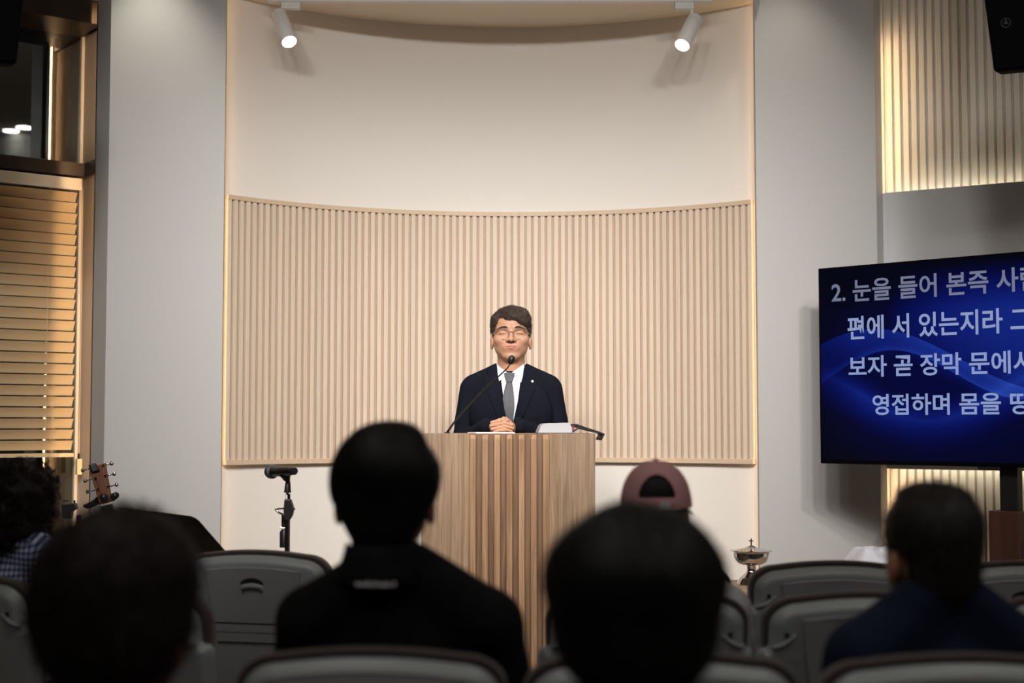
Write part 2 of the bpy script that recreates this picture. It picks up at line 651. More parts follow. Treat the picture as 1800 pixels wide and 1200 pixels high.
def glass_mat(name, tint, f0=0.06):
    m = bpy.data.materials.new(name)
    m.use_nodes = True
    t = m.node_tree
    t.nodes.clear()
    o = t.nodes.new('ShaderNodeOutputMaterial')
    fr = t.nodes.new('ShaderNodeFresnel')
    fr.inputs[0].default_value = 1.5
    tr = t.nodes.new('ShaderNodeBsdfTransparent')
    tr.inputs[0].default_value = tint
    gl = t.nodes.new('ShaderNodeBsdfGlossy')
    gl.inputs['Roughness'].default_value = 0.01
    mx = t.nodes.new('ShaderNodeMixShader')
    t.links.new((E(t, fr.outputs[0]) * 1.0 + f0).s, mx.inputs[0])
    t.links.new(tr.outputs[0], mx.inputs[1])
    t.links.new(gl.outputs[0], mx.inputs[2])
    t.links.new(mx.outputs[0], o.inputs[0])
    return m


M_GLASS = glass_mat('window_glass', (0.75, 0.8, 0.78, 1), 0.10)
M_LENS = bpy.data.materials.new('lens_glass')
M_LENS.use_nodes = True
_t = M_LENS.node_tree
_t.nodes.clear()
_o = _t.nodes.new('ShaderNodeOutputMaterial')
_tr = _t.nodes.new('ShaderNodeBsdfTransparent')
_g = _t.nodes.new('ShaderNodeBsdfGlossy')
_g.inputs['Roughness'].default_value = 0.02
_m = _t.nodes.new('ShaderNodeMixShader')
_m.inputs[0].default_value = 0.02
_t.links.new(_tr.outputs[0], _m.inputs[1])
_t.links.new(_g.outputs[0], _m.inputs[2])
_t.links.new(_m.outputs[0], _o.inputs[0])

# ------------------------------------------------------------------ the setting
CEIL = 3.195          # soffit over the niche
HIGH = 4.0            # ceiling over the seats
YAW = math.radians(3.5)
ee = Vector((math.cos(YAW), math.sin(YAW)))          # along the niche opening, left to right
mm = Vector((-math.sin(YAW), math.cos(YAW)))         # into the niche
LC = Vector((-1.279, 6.27))                          # inner edge of the left pillar
RC = LC + ee * 2.394                                 # inner edge of the right pillar
CC = (LC + RC) / 2
NR = 1.8                                             # niche radius
TH = math.asin(1.197 / NR)
C0 = 0.09 - NR * math.cos(TH)


def niche(th, r=NR):
    p = CC + ee * (r * math.sin(th)) + mm * (C0 + r * math.cos(th))
    return p


def pill(off_e, off_m):
    return CC + ee * off_e + mm * off_m


# plan frames of the two slanting side walls
OA = LC - ee * 0.507                                  # outer front corner of the left pillar
wd = Vector((0.788, 0.616)); wn = Vector((-0.616, 0.788))


def W(o, t, z):
    p = OA + wd * o + wn * t
    return Vector((p.x, p.y, z))


OB = RC + ee * 0.556                                  # outer front corner of the right pillar
a31 = math.radians(31)
rd = Vector((math.cos(a31), -math.sin(a31))); rn = Vector((math.sin(a31), math.cos(a31)))


def RW(o, t, z):
    p = OB + rd * o + rn * t
    return Vector((p.x, p.y, z))


# floor and ceiling
fl = MB().box(-4.6, 4.6, -3.2, 8.2, -0.08, 0.0).build('floor', M_FLOOR)
struct(fl)
ce = MB().box(-4.6, 4.6, -3.2, 8.2, HIGH, HIGH + 0.08).build('ceiling', M_CEIL)
struct(ce)
so_ = MB().prism([tuple(LC - ee * 0.03 - mm * 0.07), tuple(RC + ee * 0.03 - mm * 0.07), tuple(RC + ee * 0.03 + mm * 0.9), tuple(LC - ee * 0.03 + mm * 0.9)], CEIL, CEIL + 0.06).build('ceiling_soffit', M_CEIL)
struct(so_)

# curved niche wall
m = MB()
n = 72
tm = math.asin(1.226 / NR)
pts = [niche(-tm + 2 * tm * i / n) for i in range(n + 1)]
out = [niche(-tm + 2 * tm * i / n, NR + 0.08) for i in range(n + 1)]
v = [(p.x, p.y, 0) for p in pts] + [(p.x, p.y, CEIL) for p in pts] + [(p.x, p.y, 0) for p in out] + [(p.x, p.y, CEIL) for p in out]
k = n + 1
f = []
for i in range(n):
    f += [(i, i + 1, k + i + 1, k + i), (2 * k + i + 1, 2 * k + i, 3 * k + i, 3 * k + i + 1)]
f += [(0, k, 3 * k, 2 * k), (n, 2 * k + n, 3 * k + n, k + n)]
m.add(v, f)
wall_niche = struct(m.build('wall_niche', M_PLASTER, smooth=40))


def arc_band(name, r0, r1, z0, z1, material, parent, t=TH):
    m = MB()
    n = 64
    A = [niche(-t + 2 * t * i / n, r0) for i in range(n + 1)]
    B = [niche(-t + 2 * t * i / n, r1) for i in range(n + 1)]
    v = []
    for p in A: v.append((p.x, p.y, z0))
    for p in A: v.append((p.x, p.y, z1))
    for p in B: v.append((p.x, p.y, z0))
    for p in B: v.append((p.x, p.y, z1))
    k = n + 1
    f = []
    for i in range(n):
        f += [(i, i + 1, k + i + 1, k + i), (2 * k + i + 1, 2 * k + i, 3 * k + i, 3 * k + i + 1),
              (k + i, k + i + 1, 3 * k + i + 1, 3 * k + i), (i + 1, i, 2 * k + i, 2 * k + i + 1)]
    f += [(0, k, 3 * k, 2 * k), (n, 2 * k + n, 3 * k + n, k + n)]
    m.add(v, f)
    return m.build(name, material, parent, smooth=40)


ZT, ZB = 2.278, 1.068
arc_band('backing', NR - 0.009, NR - 0.001, ZB, ZT, M_ASHBACK, wall_niche, TH + 0.006)
arc_band('top_rail', NR - 0.029, NR - 0.001, ZT - 0.020, ZT, M_ASHRAIL, wall_niche, TH + 0.006)
arc_band('bottom_rail', NR - 0.033, NR - 0.001, ZB, ZB + 0.022, M_ASHRAIL, wall_niche, TH + 0.006)
NS = 78
pitch = 2 * TH * (NR - 0.02) / NS
sw = pitch * 0.61
hz = (ZT - ZB - 0.042) / 2
slat = MB().box(-sw / 2, sw / 2, -0.010, 0.006, -hz, hz).build('slat', M_ASH, wall_niche)
for i in range(NS + 1):
    th = -TH + 2 * TH * i / NS
    o = slat if i == 0 else slat.copy()
    if i:
        COL.objects.link(o)
    p = niche(th, NR - 0.015)
    o.location = (p.x, p.y, (ZT + ZB) / 2 + 0.001)
    o.rotation_euler = (0, 0, YAW - th)
    o.parent = wall_niche

# pillars either side of the niche
a = LC; b = OA
pl = MB().prism([tuple(a), tuple(a + mm * 0.030), tuple(a + mm * 0.030 - ee * 0.05), tuple(a + mm * 0.20 - ee * 0.12), tuple(W(0.10, 0.15, 0).xy), tuple(W(0.0, 0.15, 0).xy), tuple(b)], 0, HIGH).build('pillar_left', M_PILLAR)
struct(pl)
a = RC; b = OB
pr = MB().prism([tuple(a), tuple(b), tuple(RW(0, 0.10, 0).xy), tuple(RW(-0.06, 0.10, 0).xy), tuple(a + mm * 0.20 + ee * 0.12), tuple(a + mm * 0.030 + ee * 0.05), tuple(a + mm * 0.030)], 0, HIGH).build('pillar_right', M_PILLAR)
struct(pr)


def plan_strip(name, p0, p1, nrm, thick, z0, z1, material, parent=None):
    """thin upright box over the plan segment p0-p1"""
    q = [Vector(p0), Vector(p1), Vector(p1) + nrm * thick, Vector(p0) + nrm * thick]
    m = MB()
    m.hexa([(p.x, p.y, z0) for p in q] + [(p.x, p.y, z1) for p in q])
    return m.build(name, material, parent)


# hidden LED strips in the niche edges
for sgn, who in ((-1, 'left'), (1, 'right')):
    plan_strip('niche_return', pill(sgn * 1.228, 0.030), pill(sgn * 1.228, 0.11), ee * sgn, 0.01, 0, CEIL, M_PLASTER, wall_niche)
    o = plan_strip('led_strip', pill(sgn * 1.2255, 0.034), pill(sgn * 1.2255, 0.042), -ee * sgn, 0.002, 0.02, CEIL - 0.02, M_LEDN)
    tag(o, 'warm vertical light strip hidden behind the %s pillar, washing the curved niche' % who, 'light strip')

# ---- left slanting wall with the windows
wl = MB()
for (o0, o1, t0, t1, z0, z1) in ((0.07, 0.16, 0.15, 0.64, 0, HIGH),):
    c = [W(o0, t0, z0), W(o1, t0, z0), W(o1, t1, z0), W(o0, t1, z0), W(o0, t0, z1), W(o1, t0, z1), W(o1, t1, z1), W(o0, t1, z1)]
    wl.hexa(c)
c = [W(-2.6, 0.02, 0), W(-1.9, 0.02, 0), W(-1.9, 0.64, 0), W(-2.6, 0.64, 0)]
wl.hexa(c + [Vector((p.x, p.y, HIGH)) for p in c])
c = [W(-1.9, 0.30, CEIL), W(0.07, 0.30, CEIL), W(0.07, 0.60, CEIL), W(-1.9, 0.60, CEIL)]
wl.hexa(c + [Vector((p.x, p.y, HIGH)) for p in c])
wall_fl = struct(wl.build('wall_front_left', M_JAMB))


def wbox(name, o0, o1, t0, t1, z0, z1, material, parent, bevel=0.0):
    c = [W(o0, t0, z0), W(o1, t0, z0), W(o1, t1, z0), W(o0, t1, z0)]
    m = MB()
    m.hexa(c + [Vector((p.x, p.y, z1 + 0 * p.z)) for p in c])
    return m.build(name, material, parent, bevel=bevel)


ZTR0, ZTR1 = 2.405, 2.468
win_u = wbox('window_1', -1.9, 0.07, 0.42, 0.60, ZTR0, ZTR1, M_BRONZE, None, 0.003)
struct(win_u)
wbox('transom_return', 0.052, 0.07, 0.15, 0.42, ZTR0, ZTR1, M_BRONZE, win_u)
wbox('header', -1.9, 0.07, 0.24, 0.60, 3.085, CEIL, M_BRONZE, win_u, 0.003)
wbox('header_return', 0.052, 0.07, 0.15, 0.42, 3.085, CEIL, M_BRONZE, win_u)
wbox('jamb', 0.056, 0.07, 0.487, 0.52, ZTR1, 3.085, M_BLINDRAIL, win_u)
wbox('pane', -1.9, 0.066, 0.500, 0.506, ZTR1, 3.085, M_GLASS, win_u)
win_l = wbox('window_2', -1.9, 0.07, 0.48, 0.60, 0.0, 0.12, M_BRONZE, None, 0.003)
struct(win_l)
wbox('jamb', 0.056, 0.07, 0.487, 0.52, 0.12, ZTR0, M_BLINDRAIL, win_l)
wbox('pane', -1.9, 0.066, 0.500, 0.506, 0.12, ZTR0, M_GLASS, win_l)

# light strip in the channel behind the left pillar, with its lip
lp = wbox('led_strip', 0.036, 0.044, 0.151, 0.153, 0.02, CEIL - 0.03, M_LED, None)
tag(lp, 'warm vertical light strip tucked behind the left pillar beside the window', 'light strip')
lip = wbox('trim_1', 0.014, 0.022, 0.150, 0.198, 0.02, CEIL - 0.03, M_BRONZE, None)
struct(lip)

# ---- right slanting wall, fluted, with the grey panel
wr = MB()
c = [RW(-0.06, 0.215, 0), RW(2.3, 0.215, 0), RW(2.3, 0.30, 0), RW(-0.06, 0.30, 0)]
wr.hexa(c + [Vector((p.x, p.y, HIGH)) for p in c])
wall_fr = struct(wr.build('wall_front_right', M_FLUTE))
rp = 0.0385
rib = MB()
sec = [(-0.0135, 0.004), (-0.0135, -0.013), (-0.0115, -0.016), (0.0115, -0.016), (0.0135, -0.013), (0.0135, 0.004)]
rib.prism(sec, 0, HIGH)
rib0 = rib.build('rib', M_FLUTE, wall_fr)
for i in range(60):
    o = rib0 if i == 0 else rib0.copy()
    if i:
        COL.objects.link(o)
    q = RW(-0.03 + rp * i, 0.2120, 0)
    o.location = q
    o.rotation_euler = (0, 0, -a31)
    o.parent = wall_fr


def rbox(name, o0, o1, t0, t1, z0, z1, material, parent, bevel=0.0):
    c = [RW(o0, t0, z0), RW(o1, t0, z0), RW(o1, t1, z0), RW(o0, t1, z0)]
    m = MB()
    m.hexa(c + [Vector((p.x, p.y, z1)) for p in c])
    return m.build(name, material, parent, bevel=bevel)


PZ0, PZ1 = 1.045, 2.318
gp = rbox('wall_panel_right', -0.02, 2.3, 0.1005, 0.135, PZ0, PZ1, M_PANELGREY, None, 0.002)
struct(gp, 'flat grey wall panel floating in front of the fluted wall')
rbox('spacer', 0.15, 2.2, 0.135, 0.205, PZ0 + 0.12, PZ1 - 0.12, M_PANELGREY, gp)
o = rbox('led_strip', 0.02, 2.25, 0.140, 0.150, PZ1 - 0.030, PZ1 - 0.026, M_LEDW, None)
tag(o, 'warm white light strip on top of the grey panel, glowing up the fluted wall', 'light strip')
o = rbox('led_strip', 0.02, 2.25, 0.140, 0.150, PZ0 + 0.026, PZ0 + 0.030, M_LEDW, None)
tag(o, 'warm white light strip under the grey panel, glowing down the fluted wall', 'light strip')
o = rbox('led_strip', -0.010, -0.004, 0.104, 0.112, PZ1 + 0.01, CEIL - 0.13, M_LEDR, None)
tag(o, 'warm vertical light strip behind the right pillar, above the grey panel', 'light strip')
o = rbox('led_strip', -0.010, -0.004, 0.104, 0.112, 0.02, PZ0 - 0.01, M_LEDR, None)
tag(o, 'warm vertical light strip behind the right pillar, below the grey panel', 'light strip')

# ---- rest of the room, behind and beside the camera
q0 = W(-2.6, 0.02, 0)
s = MB().box(q0.x - 0.1, q0.x, -3.1, q0.y + 0.3, 0, HIGH).build('wall_left', M_ROOM); struct(s)
q1 = RW(2.3, 0.215, 0)
s = MB().box(q1.x, q1.x + 0.1, -3.1, q1.y + 0.3, 0, HIGH).build('wall_right', M_ROOM); struct(s)
s = MB().box(q0.x - 0.1, q1.x + 0.1, -3.2, -3.1, 0, HIGH).build('wall_back', M_ROOM); struct(s)


# ------------------------------------------------------------------ fixtures
# venetian blind
bl = thing('venetian_blind', W(-0.9, 0.44, 0), 0, 'cream venetian blind lowered over the window at the far left', 'blind')
bl.rotation_euler = (0, 0, math.atan2(wd.y, wd.x))
BX0, BX1 = -1.0, 0.925          # local x runs along the wall, y into the wall
MB().box(BX0, BX1 + 0.012, -0.035, 0.035, 2.340, 2.392, ).build('headrail', M_BLINDRAIL, bl, bevel=0.003)
MB().box(BX0, BX1 + 0.012, -0.037, -0.034, 2.336, 2.343).build('headrail_lip', M_WHITE, bl)
sec = []
for i in range(7):
    u = i / 6 - 0.5
    sec.append((u * 0.05, 0.0028 * math.cos(u * math.pi)))
tl = math.radians(58)
bm_ = MB()
vv = []
for x in (BX0, BX1):
    for (u, h) in sec:
        vv.append((x, -u * math.cos(tl) + h * math.sin(tl), u * math.sin(tl) + h * math.cos(tl)))
    for (u, h) in sec:
        h -= 0.0012
        vv.append((x, -u * math.cos(tl) + h * math.sin(tl), u * math.sin(tl) + h * math.cos(tl)))
n = 7
ff = []
for i in range(n - 1):
    ff += [(i, i + 1, 2 * n + i + 1, 2 * n + i), (n + i + 1, n + i, 3 * n + i, 3 * n + i + 1),
           (i + 1, i, n + i, n + i + 1), (2 * n + i, 2 * n + i + 1, 3 * n + i + 1, 3 * n + i)]
ff += [(0, 2 * n, 3 * n, n), (n - 1, 2 * n - 1, 4 * n - 1, 3 * n - 1)]
bm_.add(vv, ff)
sl0 = bm_.build('slat', M_BLIND, bl, smooth=40)
NB = 24
for i in range(NB):
    o = sl0 if i == 0 else sl0.copy()
    if i:
        COL.objects.link(o)
        o.parent = bl
    o.location = (0, 0, 2.307 - i * 0.0502)
zb = 2.307 - NB * 0.0502
MB().box(BX0, BX1, -0.026, 0.026, zb - 0.004, zb + 0.014).build('bottom_rail', M_BLIND, bl, bevel=0.003)
for x in (0.79, 0.1):
    MB().tube([(x, -0.024, 2.34), (x, -0.024, zb)], 0.0009, 6).build('ladder_cord', M_BLIND, bl)
MB().tube([(BX1 + 0.015, -0.04, 2.345), (BX1 + 0.018, -0.04, zb - 0.01)], 0.0014, 6).build('pull_cord', M_BLIND, bl)
tw = MB().box(BX1 + 0.006, BX1 + 0.03, -0.052, -0.028, zb - 0.085, zb - 0.012).build('cord_weight', M_BLIND, bl, bevel=0.002)
MB().tube([(BX1 + 0.018, -0.04, zb - 0.013), (BX1 + 0.018, -0.04, zb + 0.012)], 0.007, 10).build('cord_clip', M_CHROME, tw)

# ceiling track and its two spot lamps
TY = 6.30
tr = MB().box(P(472, 0, TY).x, P(1251, 0, TY).x, TY - 0.018, TY + 0.018, 3.142, CEIL).build('ceiling_track', M_WHITE, bevel=0.002)
tag(tr, 'white lighting track fixed to the ceiling across the niche', 'track')


def track_lamp(top, face, axis_y, ad_px, label):
    r = 0.0345
    t = thing('track_spot', (0, 0, 0), 0, label, 'spot lamp', 'white spot lamps on the ceiling track')
    A = P(top[0], top[1], TY)
    B = P(face[0], face[1], TY - 0.09)
    ax = (B - A).normalized()
    MB().tube([A, A + ax * 0.002, A + ax * 0.030], [r * 0.93, r, r], 28).build('rear_cap', M_WHITE, t, smooth=40)
    MB().tube([A + ax * 0.0315, B - ax * 0.002, B], [r, r, r * 0.97], 28).build('housing', M_WHITE, t, smooth=40)
    MB().tube([B + ax * 0.0005, B + ax * 0.002], [r * 0.92, r * 0.90], 28).build('lens', M_LAMPFACE, t, smooth=40)
    x0, x1 = P(ad_px[0], 0, TY).x, P(ad_px[1], 0, TY).x
    MB().box(x0, x1, TY - 0.016, TY + 0.016, 3.110, 3.142).build('adapter', M_WHITE, t, bevel=0.002)
    xs = P(ad_px[2], 0, TY).x
    MB().tube([(xs, TY, 3.115), (xs, TY, A.z + 0.01), A + ax * 0.012], [0.009, 0.0075, 0.0075], 12).build('swivel', M_WHITE, t, smooth=40)
    sp = spot('spot_lamp_light', B + ax * 0.01, B + ax * 1.0, 45, 50, 0.7, NEUTRAL, 0.03)
    return t


track_lamp((489.5, 25), (508.5, 73.5), 0, (495, 528, 498), 'white cylinder spot lamp hanging near the left pillar, pointing down to the right')
track_lamp((1222, 33), (1199, 79.5), 0, (1186, 1219, 1216), 'white cylinder spot lamp hanging near the right pillar, pointing down to the left')

# round ceiling downlights over the seats; the dark window mirrors two of them
def mirrored_ceiling_point(px, py, z):
    d = ray(px, py)
    c = Vector((0, 0, CAM_Z))
    n3 = Vector((wn.x, wn.y, 0))
    g = W(0, 0.5, 0)
    s = (g - c).dot(n3) / d.dot(n3)
    h = c + d * s
    r = d - n3 * 2 * d.dot(n3)
    return h + r * ((z - h.z) / r.z)


dl_pts = [mirrored_ceiling_point(20, 231, HIGH - 0.01), mirrored_ceiling_point(43, 225, HIGH - 0.01)]
for i, q in enumerate(dl_pts):
    t = thing('downlight', (q.x, q.y, HIGH), 0, ('round ceiling downlight whose mirror image is the larger glint in the dark window', 'round ceiling downlight whose mirror image is the smaller glint in the dark window')[i], 'downlight')
    MB().lathe([(0.078, -0.004), (0.088, -0.002), (0.088, 0.0), (0.078, 0.0)], 28).build('trim_ring', M_WHITE, t)
    MB().lathe([(0.001, -0.006), (0.072, -0.006), (0.072, -0.004), (0.001, -0.004)], 28).build('diffuser', M_DOWNFACE, t)
    spot('downlight_light', (q.x, q.y, HIGH - 0.02), (q.x, q.y, 0), 7, 110, 0.8, NEUTRAL, 0.05)
for x, y in ((1.3, 0.2), (-1.3, 0.2), (-0.9, 2.1), (2.0, 2.1)):
    spot('room_light', (x, y, HIGH - 0.03), (x, y + 0.9, 0), 42, 130, 0.8, NEUTRAL, 0.06)


# hanging loudspeakers
def loudspeaker(front, back_off, label):
    """front: TL, TR, BR, BL points"""
    t = thing('loudspeaker', front[3], 0, label, 'loudspeaker', 'black loudspeakers hung from the ceiling')
    o0 = Vector(front[3])
    F = [Vector(p) - o0 for p in front]
    B = [p + Vector(back_off) for p in F]
    m = MB()
    m.hexa([F[3], F[2], B[2], B[3], F[0], F[1], B[1], B[0]])
    m.build('cabinet', M_SPK, t, bevel=0.012)
    nrm = (F[1] - F[0]).cross(F[3] - F[0]).normalized()
    if nrm.y > 0: nrm = -nrm
    g = [p + (sum(F, Vector()) / 4 - p) * 0.06 + nrm * 0.004 for p in F]
    gb = [p - nrm * 0.006 for p in g]
    m = MB()
    m.hexa([g[3], g[2], gb[2], gb[3], g[0], g[1], gb[1], gb[0]])
    m.build('grille', M_SPK, t, bevel=0.004)
    mid = (F[0] + F[1] + B[0] + B[1]) / 4
    m = MB()
    m.tube([mid - Vector((0, 0, 0.05)), Vector((mid.x, mid.y, HIGH - o0.z))], 0.018, 12)
    m.build('hanger', M_BLKMETAL, t, smooth=40)
    return t, o0, F, nrm


DS = 4.9
spr, o0, F, nrm = loudspeaker([P(1722, -62, DS - 0.12), P(1905, -82, DS - 0.30), P(1908, 112, DS - 0.14), P(1747, 127, DS)], (0.10, 0.24, 0.05), 'black loudspeaker with a round emblem hanging at the upper right corner')
# round emblem: ring with three crossed bars
ctr = None
pe = P(1768, 40, DS)
d = ray(1768, 40)
c0 = Vector((0, 0, CAM_Z))
s_ = (o0 + F[3] + nrm * 0.006 - c0).dot(nrm) / d.dot(nrm)
ctr = c0 + d * s_ - o0
ux = (F[2] - F[3]).normalized()
uz = nrm.cross(ux).normalized()
if uz.z < 0: uz = -uz
m = MB()
ring = [ctr + (ux * math.cos(a) + uz * math.sin(a)) * 0.0155 for a in [2 * math.pi * i / 28 for i in range(29)]]
m.tube(ring, 0.0012, 6)
for kk in range(3):
    a = math.pi / 2 + kk * 2 * math.pi / 3
    dd = ux * math.cos(a) + uz * math.sin(a)
    m.tube([ctr - dd * 0.003, ctr + dd * 0.0125], 0.0012, 6)
    dp = ux * math.cos(a + 0.5) + uz * math.sin(a + 0.5)
    dq = ux * math.cos(a - 0.5) + uz * math.sin(a - 0.5)
    m.tube([ctr, ctr - dp * 0.008], 0.001, 6)
    m.tube([ctr, ctr - dq * 0.008], 0.001, 6)
M_EMBLEM = mat('emblem_grey', lin(34, 34, 36), 0.6)
m.build('emblem', M_EMBLEM, spr, smooth=True)
loudspeaker([P(-140, -82, DS - 0.30), P(48, -62, DS - 0.12), P(29, 113, DS), P(-140, 98, DS - 0.14)], (-0.10, 0.24, 0.05), 'black loudspeaker hanging at the upper left corner before the window')

# ---- television on a stand
tl0 = P(1438, 470, 6.07)
tvd = Vector((0.66, -0.61)).normalized()
tvn = Vector((tvd.y, -tvd.x))         # towards the seats
if tvn.y > 0: tvn = -tvn
TVW, TVZ0, TVZ1 = 1.45, 1.083, 1.915
tv = thing('television', (tl0.x, tl0.y, 0), math.atan2(tvd.y, tvd.x), 'large flat television showing Korean scripture over blue waves on a stand', 'television')
# local: x along the screen, -y towards the seats
MB().box(0, TVW, 0.0, 0.045, TVZ0, TVZ1).build('housing', M_SPK, tv, bevel=0.003)
B_ = 0.009


def tv_screen():
    m = bpy.data.materials.new('screen_picture')
    m.use_nodes = True
    t = m.node_tree
    t.nodes.clear()
    out = t.nodes.new('ShaderNodeOutputMaterial')
    em = t.nodes.new('ShaderNodeEmission')
    tc = t.nodes.new('ShaderNodeTexCoord')
    sx = t.nodes.new('ShaderNodeSeparateXYZ')
    t.links.new(tc.outputs['Object'], sx.inputs[0])
    U = E(t, sx.outputs[0]) / 0.9
    Vv = (E(t, sx.outputs[2]) * -1.0 + TVZ1) / (TVZ1 - TVZ0)      # 0 top, 1 bottom
    A = ((U - 0.27) * 3.6).cos() * -0.165 + 0.49
    Bc = ((U - 0.37) * 5.0).cos() * -0.125 + 0.56
    Cc = ((U - 0.55) * 5.0 + math.pi).cos() * -0.125 + 0.655

    def below(c, w, p=1.5):      # glow just below curve c, fading over w
        d = Vv - c
        return ((d * (-1.0 / w) + 1.0).mx(0.0).mn(1.0)).pw(p) * d.gt(0.0)

    def above(c, w, p=1.5):
        d = c - Vv
        return ((d * (-1.0 / w) + 1.0).mx(0.0).mn(1.0)).pw(p) * d.gt(0.0)

    g = below(A, 0.26, 1.2) * (Vv - Bc).lt(0.0) * 0.52 + above(Bc, 0.05, 2.0) * (Vv - A).gt(0.0) * 0.35 + below(Bc, 0.05, 2) * 0.08
    g2 = above(Cc, 0.12, 2.0) * 0.42 + below(Cc, 0.20, 1.4) * 0.50
    glow = ((((U - 1.15) * 1.25).pw(2.0) + ((Vv - 0.26) * 2.3).pw(2.0)) * -1.0 + 1.0).mx(0.0)
    glow2 = ((((U - 0.65) * 1.1).pw(2.0) + ((Vv - 0.55) * 1.9).pw(2.0)) * -1.0 + 1.0).mx(0.0)
    # keep powers of negative numbers valid: squares written as products
    fade = ((Vv - 0.74) * -4.5 + 1.0).mx(0.0).mn(1.0)
    ftop = (Vv * 4.5 - 0.12).mx(0.0).mn(1.0)
    side = (U * 3.0 + 0.35).mn(1.0)
    tot = (g + g2 * fade.mx(0.25) + glow * 0.60 + glow2 * 0.10) * side * ftop
    cr = t.nodes.new('ShaderNodeCombineColor')
    t.links.new((tot * tot * 0.012 + 0.0012).s, cr.inputs[0])
    t.links.new((tot * tot * 0.034 + tot * 0.005 + 0.0016).s, cr.inputs[1])
    t.links.new((tot * 0.30 + 0.007).s, cr.inputs[2])
    t.links.new(cr.outputs[0], em.inputs[0])
    em.inputs[1].default_value = 1.0
    t.links.new(em.outputs[0], out.inputs[0])
    # a glossy front sheet over the picture
    gl = t.nodes.new('ShaderNodeBsdfGlossy')
    gl.inputs['Roughness'].default_value = 0.25
    gl.inputs[0].default_value = (0.02, 0.02, 0.02, 1)
    ad = t.nodes.new('ShaderNodeAddShader')
    t.links.new(em.outputs[0], ad.inputs[0])
    t.links.new(gl.outputs[0], ad.inputs[1])
    t.links.new(ad.outputs[0], out.inputs[0])
    return m


m = MB()
m.box(B_, TVW - B_, -0.0012, 0.002, TVZ0 + 0.016, TVZ1 - B_)
scr = m.build('screen', tv_screen(), tv)


def tv_hit(px, py):
    d = ray(px, py)
    n3 = Vector((tvn.x, tvn.y, 0))
    s = (Vector((tl0.x, tl0.y, CAM_Z)) - Vector((0, 0, CAM_Z))).dot(n3) / d.dot(n3)
    h = Vector((0, 0, CAM_Z)) + d * s
    return (h.xy - tl0.xy).dot(tvd), h.z


def text_mesh(s, bold=0.0):
    cu = bpy.data.curves.new('lettering', 'FONT')
    cu.body = s
    cu.size = 1.0
    cu.offset = bold
    cu.resolution_u = 3
    ob = bpy.data.objects.new('lettering', cu)
    COL.objects.link(ob)
    dg = bpy.context.evaluated_depsgraph_get()
    me = bpy.data.meshes.new_from_object(ob.evaluated_get(dg))
    bpy.data.objects.remove(ob)
    bpy.data.curves.remove(cu)
    v = np.empty(len(me.vertices) * 3, np.float32)
    me.vertices.foreach_get('co', v)
    return me, v.reshape(-1, 3)


def tv_line(full, part, pxl, pxr, py_top, py_bot, pxm, col):
    _, vp = text_mesh(part, 0.018)
    u0, _z = tv_hit(pxl, (py_top + py_bot) / 2)
    u1, _z = tv_hit(pxr, (py_top + py_bot) / 2)
    _u, zt = tv_hit(pxm, py_top)
    _u, zb = tv_hit(pxm, py_bot)
    x0, x1 = vp[:, 0].min(), vp[:, 0].max()
    y0, y1 = vp[:, 1].min(), vp[:, 1].max()
    for k, ch in enumerate(full):
        if ch == ' ':
            continue
        me, vf = text_mesh(ch, 0.018)
        _, vpre = text_mesh(full[:k + 1], 0.018)
        X = vf[:, 0] - vf[:, 0].max() + vpre[:, 0].max()
        X = u0 + (X - x0) / (x1 - x0) * (u1 - u0)
        Z = zb + (vf[:, 1] - y0) / (y1 - y0) * (zt - zb)
        me.vertices.foreach_set('co', np.stack([X, np.full_like(X, -0.0022), Z], -1).astype(np.float32).ravel())
        me.materials.clear()
        link_mesh('caption_letter', me, col, scr)


T1 = emit('caption_grey', lin(112, 118, 142), 1.0)
T2 = emit('caption_blue', lin(140, 154, 194), 1.0)
T3 = emit('caption_pale', lin(136, 153, 198), 1.0)
tv_line('2. 눈을 들어 본즉 사람', '2. 눈을 들어 본즉', 1462, 1738, 483.5, 524.5, 1600, T1)
tv_line('편에 서 있는지라 그가', '편에 서 있는지라', 1490, 1763, 549, 592, 1620, T2)
tv_line('보자 곧 장막 문에서', '보자 곧 장막 문에', 1492, 1777, 621, 660, 1630, T3)
tv_line('영접하며 몸을 땅', '영접하며 몸을', 1534, 1760, 691, 729, 1640, T3)
# faint slideshow buttons in the lower corner of the screen
M_ICON = emit('faint_icon', (0.0045, 0.0045, 0.006, 1), 1.0)
for i in range(7):
    u, z = tv_hit(1456 + i * 9.6, 803)
    m = MB()
    pts = [(u + 0.009 * math.cos(a), -0.002, z + 0.009 * math.sin(a)) for a in [2 * math.pi * k / 16 for k in range(17)]]
    m.tube(pts, 0.0008, 4)
    m.box(u - 0.004, u + 0.004, -0.0022, -0.0018, z - 0.001, z + 0.001)
    m.build('slide_button', M_ICON, scr)
# stand
cx = 0.80
MB().box(cx - 0.036, cx + 0.036, 0.05, 0.10, 0.80, 1.55).build('stand_post', M_BLACK, tv, bevel=0.003)
MB().box(cx - 0.25, cx + 0.25, 0.042, 0.062, 1.32, 1.66).build('wall_bracket', M_BLACK, tv, bevel=0.003)
MB().box(cx - 0.07, cx + 0.055, 0.02, 0.13, 0.05, 0.912).build('stand_column', M_DARKWOOD, tv, bevel=0.003)
MB().box(cx - 0.24, cx + 0.24, -0.16, 0.26, 0.0, 0.05).build('stand_base', M_BLACK, tv, bevel=0.008)
MB().tube([(cx + 0.05, 0.12, 0.80), (cx + 0.075, 0.11, 0.78), (cx + 0.078, 0.11, 0.68), (cx + 0.06, 0.12, 0.58)], 0.004, 8).build('power_cable', M_BLACK, tv, smooth=True)
MB().box(cx - 0.10, cx - 0.01, -0.004, 0.02, TVZ0 - 0.012, TVZ0).build('sensor_bar', M_BLACK, tv, bevel=0.002)

